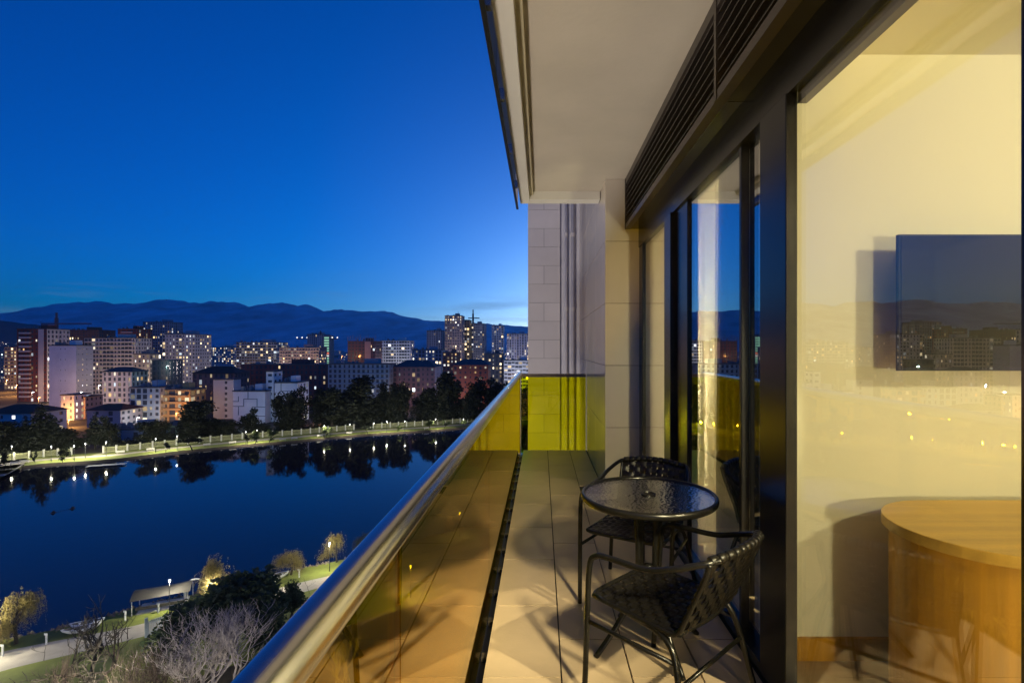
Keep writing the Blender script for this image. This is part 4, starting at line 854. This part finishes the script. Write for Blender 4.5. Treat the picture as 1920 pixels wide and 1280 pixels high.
bare('bare_tree', 172, 1130, 50, 150, 'dark knotted bare tree leaning before the white boats', 54, bark, 5, .62, .22, (2, 4), .74, 3.4, .30)
bare('bare_tree', 100, 1205, 47, 110, 'thin bare tree on the lower lawn left of the knotted one', 55, brownb, 5, .6, .25, (2, 4), .74, 2.2, .10)
bare('bare_tree', 640, 1190, 50, 60, 'bare tree seen through the yellow glass below the handrail', 57, paleb, 4, .5, .4, (2, 4), .76, 2.4, .08, 3)
for i, (px, yt, Y, wd, lb) in enumerate(((250, 1205, 46, 120, 'brown thicket bush between the bare trees'), (310, 1195, 49, 110, 'brown thicket bush under the picket fence'), (225, 1245, 43, 130, 'low brown thicket bush at the foot of the knotted tree'), (300, 1240, 44, 110, 'low reddish thicket bush below the pale shrub'), (470, 1235, 45, 100, 'brown thicket bush below the dark evergreen'), (60, 1255, 42, 100, 'sparse bush at the edge of the lower lawn'))):
    bare('thicket_bush', px, yt, Y, wd, lb, 60+i, brownb, 4, .7, .25, (3, 4), .75, 1.4, .04, 6, 'bush')
for i, (px, yt, yb, wh_) in enumerate(((240, 1150, 1197, 'right of the knotted bare tree'), (82, 1190, 1238, 'left of the knotted bare tree'), (580, 1078, 1112, 'closest to the handrail'), (530, 1088, 1113, 'across from the white boat with dark inside'), (545, 1100, 1130, 'above the round dark shrub'), (420, 1120, 1148, 'behind the big evergreen'))):
    p = G(px, yb); o = bare('sapling', px, yt, p.y, 26, 'thin leafless sapling at the near path '+wh_, 70+i, brownb, 3, .6, .3, (2, 3), .7, 1.6, .035); o['group'] = 'saplings beside the near path'
V, Fc = [], []
r_ = np.random.default_rng(77); bl_ = []
for d in np.arange(dist_at_px(-40), dist_at_px(1000), 1.6):
    for k in range(3):
        p = on_fence(d); u = (on_fence(d+1)-p).normalized(); p = p+Vector((-u.y, u.x, 0))*r_.uniform(2.5, 14); pxx = CX+p.x*F/p.y
        if 128 < pxx < 200: continue
        h = r_.uniform(.8, 2.6); bl_.append((p.x, p.y, h*.5, r_.uniform(1, 2), r_.uniform(1, 2), h))
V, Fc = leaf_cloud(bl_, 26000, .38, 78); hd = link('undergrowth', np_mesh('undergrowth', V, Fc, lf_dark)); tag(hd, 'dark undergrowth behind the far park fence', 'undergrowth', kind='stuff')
# reeds and stones along the near water edge
rk = MB(); rr_ = np.random.default_rng(9)
for k in range(520):
    q = ns2[int(rr_.integers(0, len(ns2)-1))].lerp(ns2[int(rr_.integers(0, len(ns2)-1))], 0) ; i = int(rr_.integers(0, len(ns2)-1)); q = ns2[i].lerp(ns2[i+1], rr_.random())+Vector((rr_.normal()*.35, rr_.normal()*.35, 0)); s = rr_.uniform(.12, .42)
    j = len(rk.v); rk.v += [tuple(q+Vector((math.cos(a)*s*rr_.uniform(.7, 1.2), math.sin(a)*s*rr_.uniform(.7, 1.2), -.15))) for a in (0, 1.26, 2.5, 3.8, 5.0)]+[tuple(q+Vector((0, 0, s*rr_.uniform(.5, 1.))))]; rk.f += [(j+a, j+(a+1) % 5, j+5) for a in range(5)]
tag(rk.build('shore_stones', mat('shore_stone', (.16, .13, .11), .95, var=.4, scale=1), kind='stuff'), 'brown stones and dry reeds along the near water edge', 'stones')

# ================================================================== haze
hz = MB().box(-16000, -70, -3, 10500, 7900, 1000).build('haze', None); hz['kind'] = 'stuff'
hm = bpy.data.materials.new('haze_air'); hm.use_nodes = True; n = hm.node_tree; n.nodes.remove(n.nodes['Principled BSDF'])
pv = n.nodes.new('ShaderNodeVolumePrincipled'); pv.inputs['Color'].default_value = (.7, .8, .95, 1); pv.inputs['Density'].default_value = 4.5e-5; pv.inputs['Anisotropy'].default_value = .72
n.links.new(pv.outputs[0], n.nodes['Material Output'].inputs['Volume']); hz.data.materials.append(hm)
